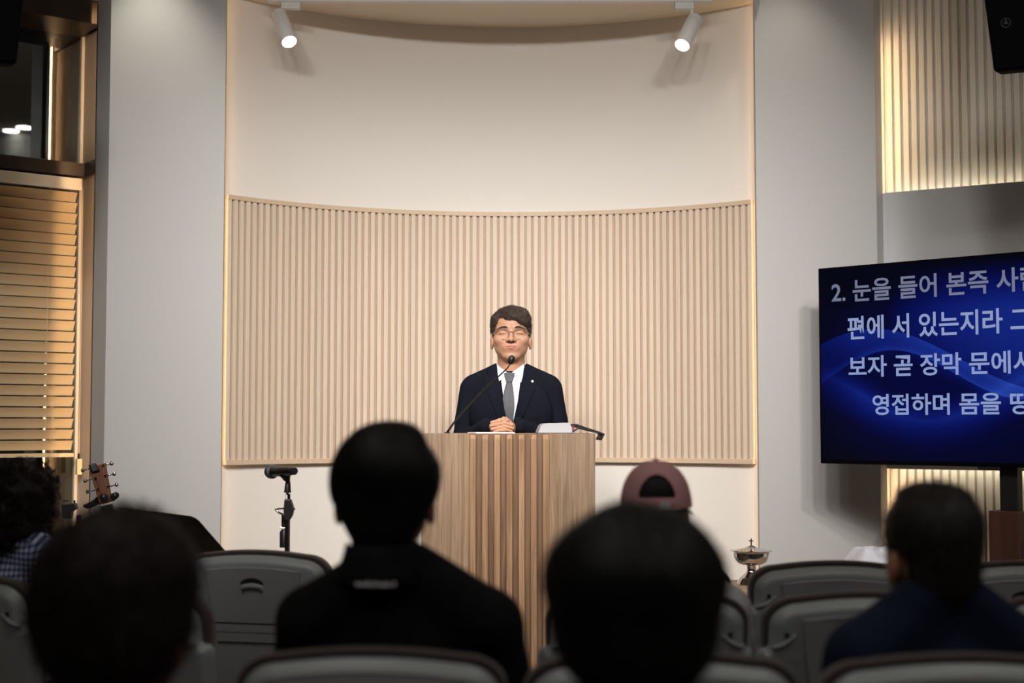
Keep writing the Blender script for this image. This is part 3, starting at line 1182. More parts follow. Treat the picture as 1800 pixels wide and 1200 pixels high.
# ---- lectern
LY = 5.30
xl, xr = P(741, 762, LY).x, P(1046, 762, LY).x
LZ = P(893, 762, LY).z
lec = thing('lectern', ((xl + xr) / 2, LY, 0), 0, 'tall wooden lectern with seven raised vertical slats on its front', 'lectern')
hw = (xr - xl) / 2
cxl = (xl + xr) / 2
LD = 0.42
fx = lambda px: P(px, 762, LY).x - cxl
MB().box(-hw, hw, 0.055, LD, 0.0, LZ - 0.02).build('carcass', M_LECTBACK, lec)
mt = MB()
mt.box(-hw, hw, 0.0565, LD, LZ - 0.022, LZ)
mt.build('top_board', M_LECT, lec, bevel=0.001)
# front boards: flat outer boards, boards splayed into the recess
for (p0, p1, y0, y1) in ((741, 760.5, 0.0006, 0.0006), (760.6, 780.9, 0, 0), (781.0, 804.9, 0.0012, 0.0012), (805.0, 826, 0.002, 0.022), (965, 984.3, 0.022, 0.002), (984.4, 1008.9, 0, 0), (1009, 1029.9, 0.001, 0.001), (1030, 1046, 0, 0)):
    x0, x1 = fx(p0), fx(p1)
    m = MB()
    m.hexa([(x0, y0, 0.02), (x1, y1, 0.02), (x1, 0.056, 0.02), (x0, 0.056, 0.02), (x0, y0, LZ - 0.0005), (x1, y1, LZ - 0.0005), (x1, 0.056, LZ - 0.0005), (x0, 0.056, LZ - 0.0005)])
    m.build('front_board', M_LECT, lec)
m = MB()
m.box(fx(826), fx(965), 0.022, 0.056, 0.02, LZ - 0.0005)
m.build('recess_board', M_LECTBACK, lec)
s0 = None
wS = 0.0205
for i in range(7):
    xc = fx(831.3 + 21.38 * i)
    if s0 is None:
        m = MB()
        ch = 0.017
        m.add([(-wS / 2, 0, 0.02), (wS / 2, 0, 0.02), (wS / 2, 0.022, 0.02), (-wS / 2, 0.022, 0.02),
               (-wS / 2, 0, LZ - 0.004 - ch), (wS / 2, 0, LZ - 0.004 - ch), (wS / 2, 0.022, LZ - 0.006), (-wS / 2, 0.022, LZ - 0.006),
               (wS / 2, ch * 1.0, LZ - 0.004), (-wS / 2, ch * 1.0, LZ - 0.004), (wS / 2, 0.0215, LZ - 0.004), (-wS / 2, 0.0215, LZ - 0.004)],
              [(3, 2, 1, 0), (0, 1, 5, 4), (4, 5, 8, 9), (9, 8, 10, 11), (11, 10, 6, 7), (2, 3, 7, 6), (1, 2, 6, 10, 8, 5), (3, 0, 4, 9, 11, 7)])
        s0 = m.build('front_slat', M_LECTSLAT, lec)
        o = s0
    else:
        o = s0.copy()
        COL.objects.link(o)
        o.parent = lec
    o.location = (xc, 0.0, 0)

# gooseneck microphone on the lectern
gm = thing('gooseneck_microphone', (P(786, 765, 5.50).x, 5.50, LZ), 0, 'thin black gooseneck microphone rising from the lectern to the chin', 'microphone')
g0 = gm.location.copy()
pts = [P(x, y, d) - g0 for x, y, d in ((786, 762, 5.50), (797, 744, 5.49), (812, 725, 5.48), (838, 697, 5.46), (860, 676, 5.44), (880, 658, 5.42), (891, 648, 5.41), (896, 640, 5.40))]
pts[0].z = 0.004
MB().tube(pts, [0.0042, 0.004, 0.0036, 0.0032, 0.003, 0.0028, 0.0026, 0.0026], 10).build('stem', M_BLACK, gm, smooth=True)
MB().lathe([(0.011, 0.0), (0.011, 0.003), (0.007, 0.005), (0.005, 0.006)], 20).build('foot', M_BLACK, gm, smooth=40)
hd = P(899, 631.5, 5.40) - g0
ax = (hd - pts[-1]).normalized()
MB().tube([hd - ax * 0.020, hd - ax * 0.014, hd - ax * 0.006, hd + ax * 0.006, hd + ax * 0.013, hd + ax * 0.0165], [0.005, 0.0105, 0.0125, 0.0125, 0.0095, 0.003], 18).build('foam_windscreen', M_BLACK, gm, smooth=True)

# paper sheet and open Bible
pp = MB()
pa = P(868, 762, 5.52)
pp.box(-0.075, 0.075, -0.10, 0.09, 0.0, 0.004)
o = pp.build('paper_sheets', M_PAPER)
o.location = (pa.x - 0.012, 5.50, LZ + 0.0005)
o.rotation_euler = (0, 0, 0.2)
tag(o, 'white notes lying on the lectern under the folded hands', 'paper')

bk = thing('bible', (P(972, 762, 5.50).x, 5.50, LZ), 0.05, 'open thick book with silvery page edges and black leather cover on the lectern', 'book')
# page block, fore edge towards the seats
m = MB()
x0, x1 = P(944, 762, 5.42).x - bk.location.x, P(1003, 762, 5.42).x - bk.location.x
prof = [(x0, 0.003), (x0 + 0.006, 0.018), (x0 + 0.012, 0.030), (x0 + 0.022, 0.0375), (x0 + 0.05, 0.0395), (x0 + 0.085, 0.040), (x1 - 0.018, 0.041), (x1 - 0.006, 0.039), (x1 + 0.002, 0.030), (x1 + 0.001, 0.003)]
m.slab(prof, -0.085, 0.085)
m.build('page_block', M_PAGES, bk, smooth=30)
m = MB()
m.box(x0 - 0.006, x1 + 0.004, -0.09, 0.09, 0.0002, 0.003)
m.build('lower_cover', M_LEATHER, bk)
m = MB()
q = [(x1 - 0.004, 0.036), (x1 + 0.020, 0.036), (x1 + 0.060, 0.022), (x1 + 0.105, 0.0075), (x1 + 0.127, -0.002), (x1 + 0.114, -0.026), (x1 + 0.1095, -0.025), (x1 + 0.119, -0.004), (x1 + 0.10, 0.003), (x1 + 0.05, 0.015), (x1 + 0.018, 0.026), (x1 - 0.002, 0.026)]
m.slab(q, -0.087, 0.087)
m.build('open_cover', M_LEATHER, bk)
m = MB()
m.box(x1 + 0.002, x1 + 0.008, -0.088, -0.080, 0.004, 0.030)
m.build('ribbon', M_RIBBON, bk)
MB().tube([(x1 + 0.004, -0.088, 0.008), (x1 + 0.03, -0.090, 0.022)], 0.003, 8).build('cover_strap', M_BLKMETAL, bk)

# ---- vocal microphone on its stand
MY = 5.2
b0 = P(504, 900, MY)
ms = thing('microphone_stand', (b0.x, MY, 0), 0, 'black microphone stand in front of the niche, left of the lectern', 'microphone stand')
zz = lambda py: P(504, py, MY).z
xx = lambda px: P(px, 850, MY).x - b0.x
MB().tube([(0.004, 0.0, 0.03), (0.004, 0.0, zz(868))], 0.0085, 14).build('lower_tube', M_BLKMETAL, ms, smooth=40)
MB().tube([(xx(500), 0.01, zz(962)), (xx(500), 0.01, zz(935)), (xx(500), 0.01, zz(930))], [0.017, 0.017, 0.010], 14).build('lock_sleeve', M_BLACK, ms, smooth=40)
MB().tube([(xx(499), 0.008, zz(928)), (xx(499), 0.008, zz(905))], 0.009, 12).build('upper_tube', M_BLACK, ms, smooth=40)
MB().tube([(xx(494), -0.004, zz(927)), (xx(502), -0.004, zz(927))], 0.003, 10).build('lock_screw', M_CHROME, ms, smooth=40)
MB().tube([(xx(506), -0.012, 0.55), (xx(506), -0.012, zz(880))], 0.0075, 14).build('boom_tube', M_DARKTUBE, ms, smooth=40)
m = MB()
oc = [(xx(502), zz(876)), (xx(512), zz(877)), (xx(516), zz(888)), (xx(517.5), zz(896)), (xx(515), zz(906)), (xx(510), zz(914)), (xx(502), zz(914)), (xx(500), zz(896))]
m.slab(oc, -0.022, 0.012)
m.build('clutch', M_BLACK, ms, bevel=0.003)
m = MB()
m.tube([(xx(500), -0.008, zz(893)), (xx(493), -0.02, zz(893)), (xx(487), -0.03, zz(894.5)), (xx(492), -0.034, zz(899)), (xx(501), -0.03, zz(903.5))], 0.0035, 10)
m.build('clutch_lever', M_CHROME, ms, smooth=True)
MB().tube([(xx(514), -0.01, zz(894)), (xx(520), -0.012, zz(893.5))], 0.0045, 10).build('clutch_bolt', M_CHROME, ms, smooth=40)
MB().tube([(xx(505.5), 0, zz(880)), (xx(505.5), 0, zz(864))], 0.0055, 12).build('thread', M_CHROME, ms, smooth=40)
MB().tube([(xx(505.5), 0, zz(876)), (xx(505.5), 0, zz(869))], 0.0085, 14).build('white_ring', M_WHITE, ms, smooth=40)
for k in range(3):
    a = k * 2.094 + 0.5
    MB().tube([(0.004, 0, 0.10), (0.18 * math.cos(a), 0.18 * math.sin(a), 0.035), (0.30 * math.cos(a), 0.30 * math.sin(a), 0.012)], [0.009, 0.008, 0.010], 10).build('leg', M_BLKMETAL, ms, smooth=True)
m = MB()
m.tube([(xx(505.5), 0, zz(865.5)), (xx(505.5), 0, zz(864)), (xx(506), 0, zz(849)), (xx(506), 0, zz(845)), (xx(505), -0.012, zz(841)), (xx(503), -0.02, zz(833))], [0.0125, 0.0125, 0.0095, 0.008, 0.013, 0.021], 14)
m.build('microphone_clip', M_BLACK, ms, smooth=40)
hm = thing('handheld_microphone', P(505, 832, MY - 0.005), 0, 'black handheld microphone with a dark mesh head clipped on the stand', 'microphone')
g0 = hm.location.copy()
A = P(518, 827.5, MY - 0.10) - g0
B = P(481, 828.5, MY + 0.06) - g0
ax = (B - A).normalized()
MB().tube([A, A + ax * 0.004, A + ax * 0.02], [0.012, 0.0145, 0.0145], 16).build('end_cap', M_BLACK, hm, smooth=40)
MB().tube([A + ax * 0.02, A + ax * 0.06, A + ax * 0.13, B], [0.0145, 0.0175, 0.019, 0.019], 18).build('handle', M_BLKMETAL, hm, smooth=40)
M_MESH = mat('microphone_mesh', lin(86, 88, 94), 0.35, 0.8, bump=0.6, bscale=1500)
MB().tube([B, B + ax * 0.004, B + ax * 0.010, B + ax * 0.024, B + ax * 0.036, B + ax * 0.044, B + ax * 0.047], [0.018, 0.024, 0.0265, 0.0265, 0.0225, 0.013, 0.003], 22).build('mesh_head', M_MESH, hm, smooth=True)

# ---- music stand
mu = thing('music_stand', (P(300, 950, 5.0).x, 5.0, 0), 0, 'black sheet music stand with a tilted desk beside the window', 'music stand')
g0 = mu.location.copy()
tl_, tr_, br_, bl_ = P(206, 891, 4.92), P(343, 909, 4.80), P(428, 1006, 4.97), P(285, 985, 5.10)
cs = [p - g0 for p in (bl_, br_, tr_, tl_)]
nn = (cs[1] - cs[0]).cross(cs[3] - cs[0]).normalized()
if nn.y > 0: nn = -nn
# rounded top corners
def rc(a, b, c, r):
    return [b + (a - b).normalized() * r, b + ((a - b).normalized() + (c - b).normalized()) * r * 0.3, b + (c - b).normalized() * r]
ol = [cs[0], cs[1]] + rc(cs[1], cs[2], cs[3], 0.02) + rc(cs[2], cs[3], cs[0], 0.02)
k = len(ol)
m = MB()
m.add([p for p in ol] + [p - nn * 0.003 for p in ol], [tuple(range(k)), tuple(range(2 * k - 1, k - 1, -1))] + [(i, (i + 1) % k, k + (i + 1) % k, k + i) for i in range(k)])
m.build('desk', M_BLKMETAL, mu)
le = (cs[1] - cs[0])
m = MB()
m.hexa([cs[0], cs[1], cs[1] - nn * 0.06, cs[0] - nn * 0.06, cs[0] + Vector((0, 0, 0.003)), cs[1] + Vector((0, 0, 0.003)), cs[1] - nn * 0.06 + Vector((0, 0, 0.003)), cs[0] - nn * 0.06 + Vector((0, 0, 0.003))])
m.build('ledge', M_BLKMETAL, mu)
md_ = sum(cs, Vector()) / 4
MB().tube([md_ + nn * 0.008, (md_.x, md_.y - 0.02, md_.z - 0.1), (md_.x, md_.y - 0.02, 0.12)], 0.009, 12).build('post', M_BLKMETAL, mu, smooth=40)
for k in range(3):
    a = k * 2.094 + 0.2
    MB().tube([(md_.x, md_.y - 0.02, 0.14), (md_.x + 0.24 * math.cos(a), md_.y - 0.02 + 0.24 * math.sin(a), 0.012)], 0.007, 8).build('leg', M_BLKMETAL, mu)

# ---- guitar on its hanger stand
GY = 5.75
gp0 = P(185, 905, GY)
gt = thing('guitar', (gp0.x, GY, 0), 0, 'acoustic guitar with brown headstock hanging upright beside the window', 'guitar')
q = lambda px, py, dy=0.0: P(px, py, GY + dy) - gt.location
top, nut = q(171, 817), q(187, 886)
up = (top - nut).normalized()
fwd = Vector((0.35, -0.93, 0.05)).normalized()       # playing face, turned a little to the right
side = up.cross(fwd).normalized()
if side.x < 0: side = -side
fwd = side.cross(up).normalized()
if fwd.y > 0: fwd = -fwd
def gbox(name, c0, hs0, c1, hs1, t0, t1, material, parent, bevel=0.0):
    m = MB()
    m.hexa([c0 - side * hs0 + fwd * t0, c0 + side * hs0 + fwd * t0, c0 + side * hs0 - fwd * t1, c0 - side * hs0 - fwd * t1,
            c1 - side * hs1 + fwd * t0, c1 + side * hs1 + fwd * t0, c1 + side * hs1 - fwd * t1, c1 - side * hs1 - fwd * t1])
    return m.build(name, material, parent, bevel=bevel)
hs = gbox('headstock', nut + up * 0.012, 0.026, top, 0.034, 0.008, 0.010, M_GUITAR, gt, 0.003)
nk = gbox('neck', nut - up * 0.36, 0.028, nut + up * 0.012, 0.0225, 0.004, 0.016, M_GUITAR, gt, 0.003)
gbox('fretboard', nut - up * 0.44, 0.029, nut - up * 0.004, 0.0225, 0.009, -0.0035, M_BLACK, gt)
gbox('nut', nut - up * 0.003, 0.0225, nut + up * 0.004, 0.0225, 0.013, -0.004, M_PAPER, gt)
L6 = [0.055, 0.100, 0.143]
for i in range(6):
    s = -0.016 + 0.0064 * i
    row = (2, 1, 0, 0, 1, 2)[i]
    sg = -1 if i < 3 else 1
    post = nut + up * (0.012 + L6[2 - row]) + side * sg * 0.020 + fwd * 0.014
    MB().tube([nut - up * 0.42 + side * s * 1.3 + fwd * 0.014, nut + side * s + fwd * 0.015, post], 0.0006, 5).build('string', M_CHROME, gt)
for L in L6:
    for sg in (-1, 1):
        c = nut + up * (0.012 + L) + side * sg * 0.020
        pg = MB().tube([c, c + fwd * 0.018], 0.0045, 10).build('tuning_post', M_CHROME, gt, smooth=40)
        m = MB()
        e0 = c + side * sg * 0.010 - fwd * 0.012
        m.tube([e0, e0 + side * sg * 0.022], 0.003, 8)
        k1 = e0 + side * sg * 0.020
        m.tube([k1, k1 + side * sg * 0.003, k1 + side * sg * 0.012, k1 + side * sg * 0.015], [0.003, 0.009, 0.009, 0.004], 12)
        m.build('tuning_key', M_CHROME, pg, smooth=True)
# clip-on tuner
c = nut + up * 0.150
gbox('clip_tuner', c - side * 0.012 - up * 0.014, 0.017, c - side * 0.020 + up * 0.022, 0.015, 0.022, 0.002, M_BLACK, gt, 0.006)
# body
bc = nut - up * 0.66
def gout():
    o = []
    for i in range(48):
        a = 2 * math.pi * i / 48
        yy = math.cos(a)
        w = 0.165 + 0.035 * (-yy) - 0.045 * math.exp(-((yy - 0.15) / 0.28) ** 2)
        o.append((math.sin(a) * w, yy * 0.245))
    return o
m = MB()
go = gout()
k = len(go)
m.add([bc + side * x + up * z + fwd * 0.002 for x, z in go] + [bc + side * x + up * z - fwd * 0.095 for x, z in go],
      [tuple(range(k)), tuple(range(2 * k - 1, k - 1, -1))] + [(i, (i + 1) % k, k + (i + 1) % k, k + i) for i in range(k)])
m.build('body', M_GTOP, gt, smooth=50)
MB().tube([bc + up * 0.06 + fwd * 0.0005, bc + up * 0.06 + fwd * 0.0035], 0.05, 28).build('sound_hole_shade', M_HOLESHADE, gt)  # flat dark disc, the hole's shade is painted
gs = thing('guitar_stand', (P(138, 905, GY + 0.05).x, GY + 0.05, 0), 0, 'black guitar stand with a yoke holding the guitar neck', 'guitar stand')
q2 = lambda px, py, dy=0.0: P(px, py, GY + 0.05 + dy) - gs.location
MB().tube([(0.002, 0, 0.02), (0.002, 0, q2(138, 905).z)], 0.010, 12).build('post', M_BLACK, gs, smooth=40)
m = MB()
m.slab([(q2(126, 0).x, q2(0, 886).z), (q2(149, 0).x, q2(0, 884).z), (q2(152, 0).x, q2(0, 894).z), (q2(144, 0).x, q2(0, 898).z), (q2(142, 0).x, q2(0, 911).z), (q2(128, 0).x, q2(0, 911).z)], -0.018, 0.018)
m.build('clamp', M_BLACK, gs, bevel=0.003)
MB().tube([q2(131, 886), q2(131, 879)], 0.004, 10).build('clamp_screw', M_BLACK, gs)
MB().box(q2(127, 0).x, q2(136, 0).x, -0.006, 0.006, q2(0, 881).z, q2(0, 878.5).z).build('clamp_knob', M_BLACK, gs, bevel=0.001)
MB().tube([q2(148, 889), q2(154, 889, -0.01), q2(160, 887, -0.015), q2(180, 876, -0.02)], [0.006, 0.012, 0.013, 0.014], 12).build('arm', M_BLACK, gs, smooth=40)
MB().tube([q2(172, 880, -0.02), q2(180, 874, -0.05), q2(184, 873, -0.08)], [0.016, 0.017, 0.013], 12).build('yoke_prong', M_BLACK, gs, smooth=True)
MB().tube([q2(186, 876, 0.03), q2(198, 874, -0.03), q2(204, 870, -0.07)], [0.010, 0.016, 0.013], 12).build('yoke_prong', M_BLACK, gs, smooth=True)
for k in range(3):
    a = k * 2.094 + 1.0
    MB().tube([(0.002, 0, 0.16), (0.26 * math.cos(a), 0.26 * math.sin(a), 0.012)], 0.008, 8).build('leg', M_BLACK, gs)

# ---- side table with the covered bowl and a white cloth
SY = 5.60
tz = P(1320, 1028, SY).z
tx0 = P(1282, 1028, SY).x
tx1 = P(1612, 1028, SY).x
st = thing('side_table', ((tx0 + tx1) / 2, SY, 0), math.radians(2), 'pale wooden side table under the covered steel bowl', 'table')
w2 = (tx1 - tx0) / 2
MB().box(-w2, w2, -0.16, 0.20, tz - 0.022, tz).build('table_top', M_TABLEW, st, bevel=0.002)
MB().box(-w2 + 0.015, w2 - 0.02, -0.15, -0.13, tz - 0.046, tz - 0.022).build('apron', M_TABLEW, st)
for x in (-w2 + 0.10, w2 - 0.06):
    for y in (-0.12, 0.16):
        MB().box(x - 0.02, x + 0.02, y - 0.02, y + 0.02, 0, tz - 0.022).build('leg', M_TABLEW, st)
bp = P(1321, 1026, SY)
bw = thing('covered_bowl', (bp.x, SY, tz), 0, 'polished steel footed bowl with a lid topped by a small cross', 'bowl')
s = SY / 2500.0
def R(px): return px * s
Z = lambda py: P(1321, py, SY).z - tz
MB().lathe([(R(25), 0.0), (R(26), 0.004), (R(25), 0.010), (R(22.5), Z(1019)), (R(22), Z(1017)), (R(17), Z(1012)), (R(11), Z(1007)), (R(8.5), Z(1004)), (R(8), Z(1000)), (R(8), Z(996))], 40).build('foot', M_STEEL, bw, smooth=50)
MB().lathe([(R(8), Z(1003)), (R(8), Z(994)), (R(9.5), Z(992)), (R(20), Z(991)), (R(26), Z(987)), (R(29.5), Z(981)), (R(31), Z(975)), (R(31.3), Z(971)), (R(36.5), Z(967.5)), (R(36.5), Z(966.8)), (R(31), Z(970.3))], 48).build('bowl', M_STEEL, bw, smooth=50)
ld_ = MB().lathe([(R(36), Z(967)), (R(31), Z(966)), (R(24), Z(964.6)), (R(13), Z(963)), (R(9), Z(962)), (R(6.5), Z(960)), (R(3.5), Z(958.4)), (R(2), Z(957.5))], 48).build('lid', M_STEEL, bw, smooth=50)
m = MB()
m.box(-R(1.1), R(1.1), -R(1.1), R(1.1), Z(959), Z(946))
m.box(-R(4.4), R(4.4), -R(1.0), R(1.0), Z(951.3), Z(949.3))
m.build('cross', M_STEEL, ld_, bevel=0.0004)
# white cloth laid over something on the table
cl = MB()
NXc, NYc = 40, 24
cx0, cx1 = P(1472, 985, SY).x, P(1606, 985, SY).x
top_z = P(1518, 962, SY).z - tz
vv = []
for j in range(NYc):
    for i in range(NXc):
        u, v_ = i / (NXc - 1), j / (NYc - 1)
        xw = (u - 0.5) * (cx1 - cx0)
        h = top_z * min(1, 2.9 * u + 0.08, (1 - u) * 4 + 0.25) * min(1, v_ * 4 + 0.25, (1 - v_) * 4 + 0.25)
        h -= 0.018 * max(0, u - 0.22)
        h += 0.004 * math.sin(u * 23 + v_ * 4) + 0.003 * math.sin(v_ * 17 + u * 9)
        vv.append((xw, -0.13 + 0.28 * v_, max(0.003, h)))
ff = [(j * NXc + i, j * NXc + i + 1, (j + 1) * NXc + i + 1, (j + 1) * NXc + i) for j in range(NYc - 1) for i in range(NXc - 1)]
kk = len(vv)
edge = [(i, 0) for i in range(NXc)] + [(NXc - 1, j) for j in range(1, NYc)] + [(i, NYc - 1) for i in range(NXc - 2, -1, -1)] + [(0, j) for j in range(NYc - 2, 0, -1)]
bv = [(vv[j * NXc + i][0], vv[j * NXc + i][1], 0.0) for i, j in edge]
vv += bv
ne = len(edge)
for e in range(ne):
    a_, b_ = edge[e], edge[(e + 1) % ne]
    ff.append((a_[1] * NXc + a_[0], kk + e, kk + (e + 1) % ne, b_[1] * NXc + b_[0]))
cl.add(vv, ff)
o = cl.build('white_cloth', M_CLOTH, smooth=True)
o.location = ((cx0 + cx1) / 2, SY + 0.01, tz + 0.001)
o.rotation_euler = (0, 0, math.radians(2))
tag(o, 'white linen cloth draped over a low mound on the side table', 'cloth')

# ------------------------------------------------------------------ chairs
CT = 0.868


def chair_outline(hw, zt, z0, r, arch, taper=0.0):
    """upright rounded outline in (x, z)"""
    pts = [(-hw + taper, z0), (hw - taper, z0)]
    n = 8
    for i in range(n + 1):
        a = i / n * math.pi / 2
        pts.append((hw - r + r * math.cos(a), zt - r * 0.8 + r * 0.8 * math.sin(a)))
    for i in range(1, 12):
        u = 1 - 2 * i / 12
        pts.append(((hw - r) * u, zt + arch * (1 - u * u)))
    for i in range(n + 1):
        a = math.pi / 2 + i / n * math.pi / 2
        pts.append((-hw + r + r * math.cos(a), zt - r * 0.8 + r * 0.8 * math.sin(a)))
    return pts


def make_chair():
    t = thing('auditorium_chair')
    lean = math.radians(9)

    def shape(p):
        # local: y>0 is the sitter's side; lean the back towards -y above the seat, curve it in plan
        y = p.y + 0.30 * p.x * p.x
        zz_ = p.z - 0.45
        return Vector((p.x, y - math.tan(lean) * zz_ + 0.065, p.z))
    hwc = 0.235
    # fabric pad
    ol = chair_outline(hwc, CT - 0.012, 0.50, 0.075, 0.012, 0.01)
    MB().slab(ol, 0, 0, rings=[(0.004, 0.004), (0.010, 0.0), (0.035, 0.0), (0.052, 0.012), (0.058, 0.035)]).map(shape).build('back_pad', M_CHAIRPAD, t, smooth=50)
    # plastic shell: narrow crown, then shoulders
    zt = CT - 0.026
    up_ = chair_outline(hwc - 0.012, zt, 0.70, 0.07, 0.011)
    sh = []
    for p in up_[2:]:
        if p[1] > 0.752:
            sh.append(p)
    right = [(-0.205, 0.40), (0.205, 0.40), (0.240, 0.52), (0.249, 0.66), (0.250, 0.715), (0.247, 0.730), (0.239, 0.738), (0.229, 0.740), (hwc - 0.012, 0.746)]
    left = [(-p[0], p[1]) for p in reversed(right[2:])]
    ol = right + sh + left
    MB().slab(ol, 0, 0, rings=[(0.010, 0.0), (0.005, 0.0), (0.002, 0.0015), (-0.0165, 0.0175), (-0.019, 0.022), (-0.020, 0.030)]).map(shape).build('back_shell', M_CHAIR, t, smooth=35)
    # raised back panels with open joints
    pw = 0.155
    top = [(pw * (1 - 2 * i / 12), 0.806 + 0.012 * (1 - (1 - 2 * i / 12) ** 2)) for i in range(13)]
    MB().slab([(-0.132, 0.646), (0.132, 0.646)] + top, 0, 0, rings=[(-0.016, 0.0), (-0.0235, 0.0), (-0.025, 0.002)]).map(shape).build('back_panel', M_CHAIRPANEL, t, smooth=30)
    MB().slab([(-0.128, 0.618), (0.128, 0.618), (0.131, 0.642), (-0.131, 0.642)], 0, 0, rings=[(-0.016, 0.0), (-0.0225, 0.0)]).map(shape).build('lower_band', M_CHAIRPANEL, t)
    MB().slab([(-0.126, 0.588), (0.126, 0.588), (0.128, 0.615), (-0.128, 0.615)], 0, 0, rings=[(-0.016, 0.0), (-0.0225, 0.0)]).map(shape).build('lower_band', M_CHAIRPANEL, t)
    MB().slab([(-0.175, 0.41), (0.175, 0.41), (0.200, 0.582), (-0.200, 0.582)], 0, 0, rings=[(-0.016, 0.0), (-0.0235, 0.0)]).map(shape).build('lower_panel', M_CHAIRPANEL, t)
    # hand hold: dark crescent plate painting the opening's shade, with a lip
    cres = [(0.037 * math.cos(a), 0.7655 + 0.020 * math.sin(a)) for a in [math.pi * i / 16 for i in range(17)]]
    cres += [(-0.037 + 0.074 * i / 10, 0.7655 + 0.007 * math.sin(math.pi * i / 10)) for i in range(1, 10)]
    MB().slab(cres, 0, 0, rings=[(-0.020, 0.0), (-0.0262, 0.0)]).map(shape).build('hand_hold_shade', M_HOLESHADE, t)
    lipo = [(0.036 - 0.072 * i / 10, 0.7635 + 0.007 * math.sin(math.pi * i / 10)) for i in range(11)]
    lipo += [(-0.034 + 0.068 * i / 10, 0.748 + 0.006 * math.sin(math.pi * i / 10)) for i in range(11)]
    MB().slab(lipo, 0, 0, rings=[(-0.020, 0.0), (-0.0262, 0.0), (-0.029, 0.004)]).map(shape).build('hand_hold_lip', M_CHAIR, t, smooth=60)
    for sx in (-1, 1):
        MB().tube([Vector((sx * 0.188, -0.015, 0.772)), Vector((sx * 0.188, -0.0235, 0.772))], 0.0055, 10).map(shape).build('screw_hole_shade', M_HOLESHADE, t)  # dark disc, shade of the hole put into its colour
        # rounded pocket below the screw
        pts = [Vector((sx * (0.168 + 0.055 * i / 10), -0.0195, 0.742 + (0.03 * (1 - i / 10) ** 2.2))) for i in range(11)]
        MB().tube(pts, [0.003 + 0.003 * math.sin(math.pi * i / 10) for i in range(11)], 8).map(shape).build('pocket_rim', M_CHAIR, t, smooth=True)
    MB().tube([(-0.172, -0.022, 0.508), (-0.172, -0.034, 0.502), (-0.168, -0.040, 0.488), (-0.158, -0.038, 0.480), (-0.148, -0.038, 0.490), (-0.146, -0.038, 0.512)], 0.0035, 8).map(shape).build('bag_hook', M_CHAIRLEG, t, smooth=True)
    # seat and legs
    so = [(-0.225, 0.06), (0.225, 0.06), (0.235, 0.42), (0.215, 0.475), (-0.215, 0.475), (-0.235, 0.42)]
    MB().prism(so, 0.405, 0.455).build('seat', M_CHAIRPAD, t, bevel=0.018)
    MB().prism([(x * 0.96, 0.05 + y * 0.9) for x, y in so], 0.385, 0.406).build('seat_pan', M_CHAIR, t)
    for sx in (-1, 1):
        MB().tube([(sx * 0.20, 0.42, 0.395), (sx * 0.215, 0.45, 0.01)], 0.011, 10).build('leg', M_CHAIRLEG, t, smooth=40)
        MB().tube([(sx * 0.20, 0.10, 0.395), (sx * 0.215, -0.02, 0.01)], 0.011, 10).build('leg', M_CHAIRLEG, t, smooth=40)
        MB().tube([(sx * 0.232, 0.05, 0.46), (sx * 0.215, 0.09, 0.40)], 0.012, 8).build('back_bracket', M_CHAIRLEG, t, smooth=40)
    return t


CH = make_chair()
chairs = [
    # px centre, depth of the back's top edge, yaw (deg, + = facing right), label
    (448, 4.34, 13, 'empty grey chair in the front row below the microphone stand'),
    (1464, 4.00, -4, 'empty grey chair in the front row right of the steel bowl'),
    (1790, 4.00, -8, 'front row grey chair at the right edge, before the television stand'),
    (1140, 4.00, 0, 'front row grey chair whose dark rounded corner shows left of the steel bowl'),
    (1137, 3.27, 0, 'grey chair of the person in the pink cap'),
    (1521, 3.27, -4, 'grey chair in the second row, half covered by the navy shirt'),
    (1925, 3.27, -8, 'second row grey chair whose corner shows at the right edge'),
    (210, 3.40, 24, 'grey chair whose curved right edge shows beside the brown-haired head'),
    (-74, 3.70, 27, 'grey chair with a bag hook under the gingham shirt at the left edge'),
    (650, 2.445, 2, 'grey chair of the man in black, at the bottom of the picture'),
    (1163, 2.40, 0, 'grey chair at the bottom in front of the largest dark head'),
    (1684, 2.385, -3, 'grey chair of the man in navy, at the bottom right'),
]
TOPY = -math.tan(math.radians(9)) * (CT - 0.45) + 0.065
for i, (px, D, yaw, lab) in enumerate(chairs):
    o = CH if i == 0 else copy_tree(CH)
    a = -math.radians(yaw)
    x = (px - 900) / 2500 * D
    # put the top edge of the back at depth D
    o.location = (x + TOPY * math.sin(a), D - TOPY * math.cos(a), 0)
    o.rotation_euler = (0, 0, a)
    tag(o, lab, 'chair', 'grey church chairs in rows')

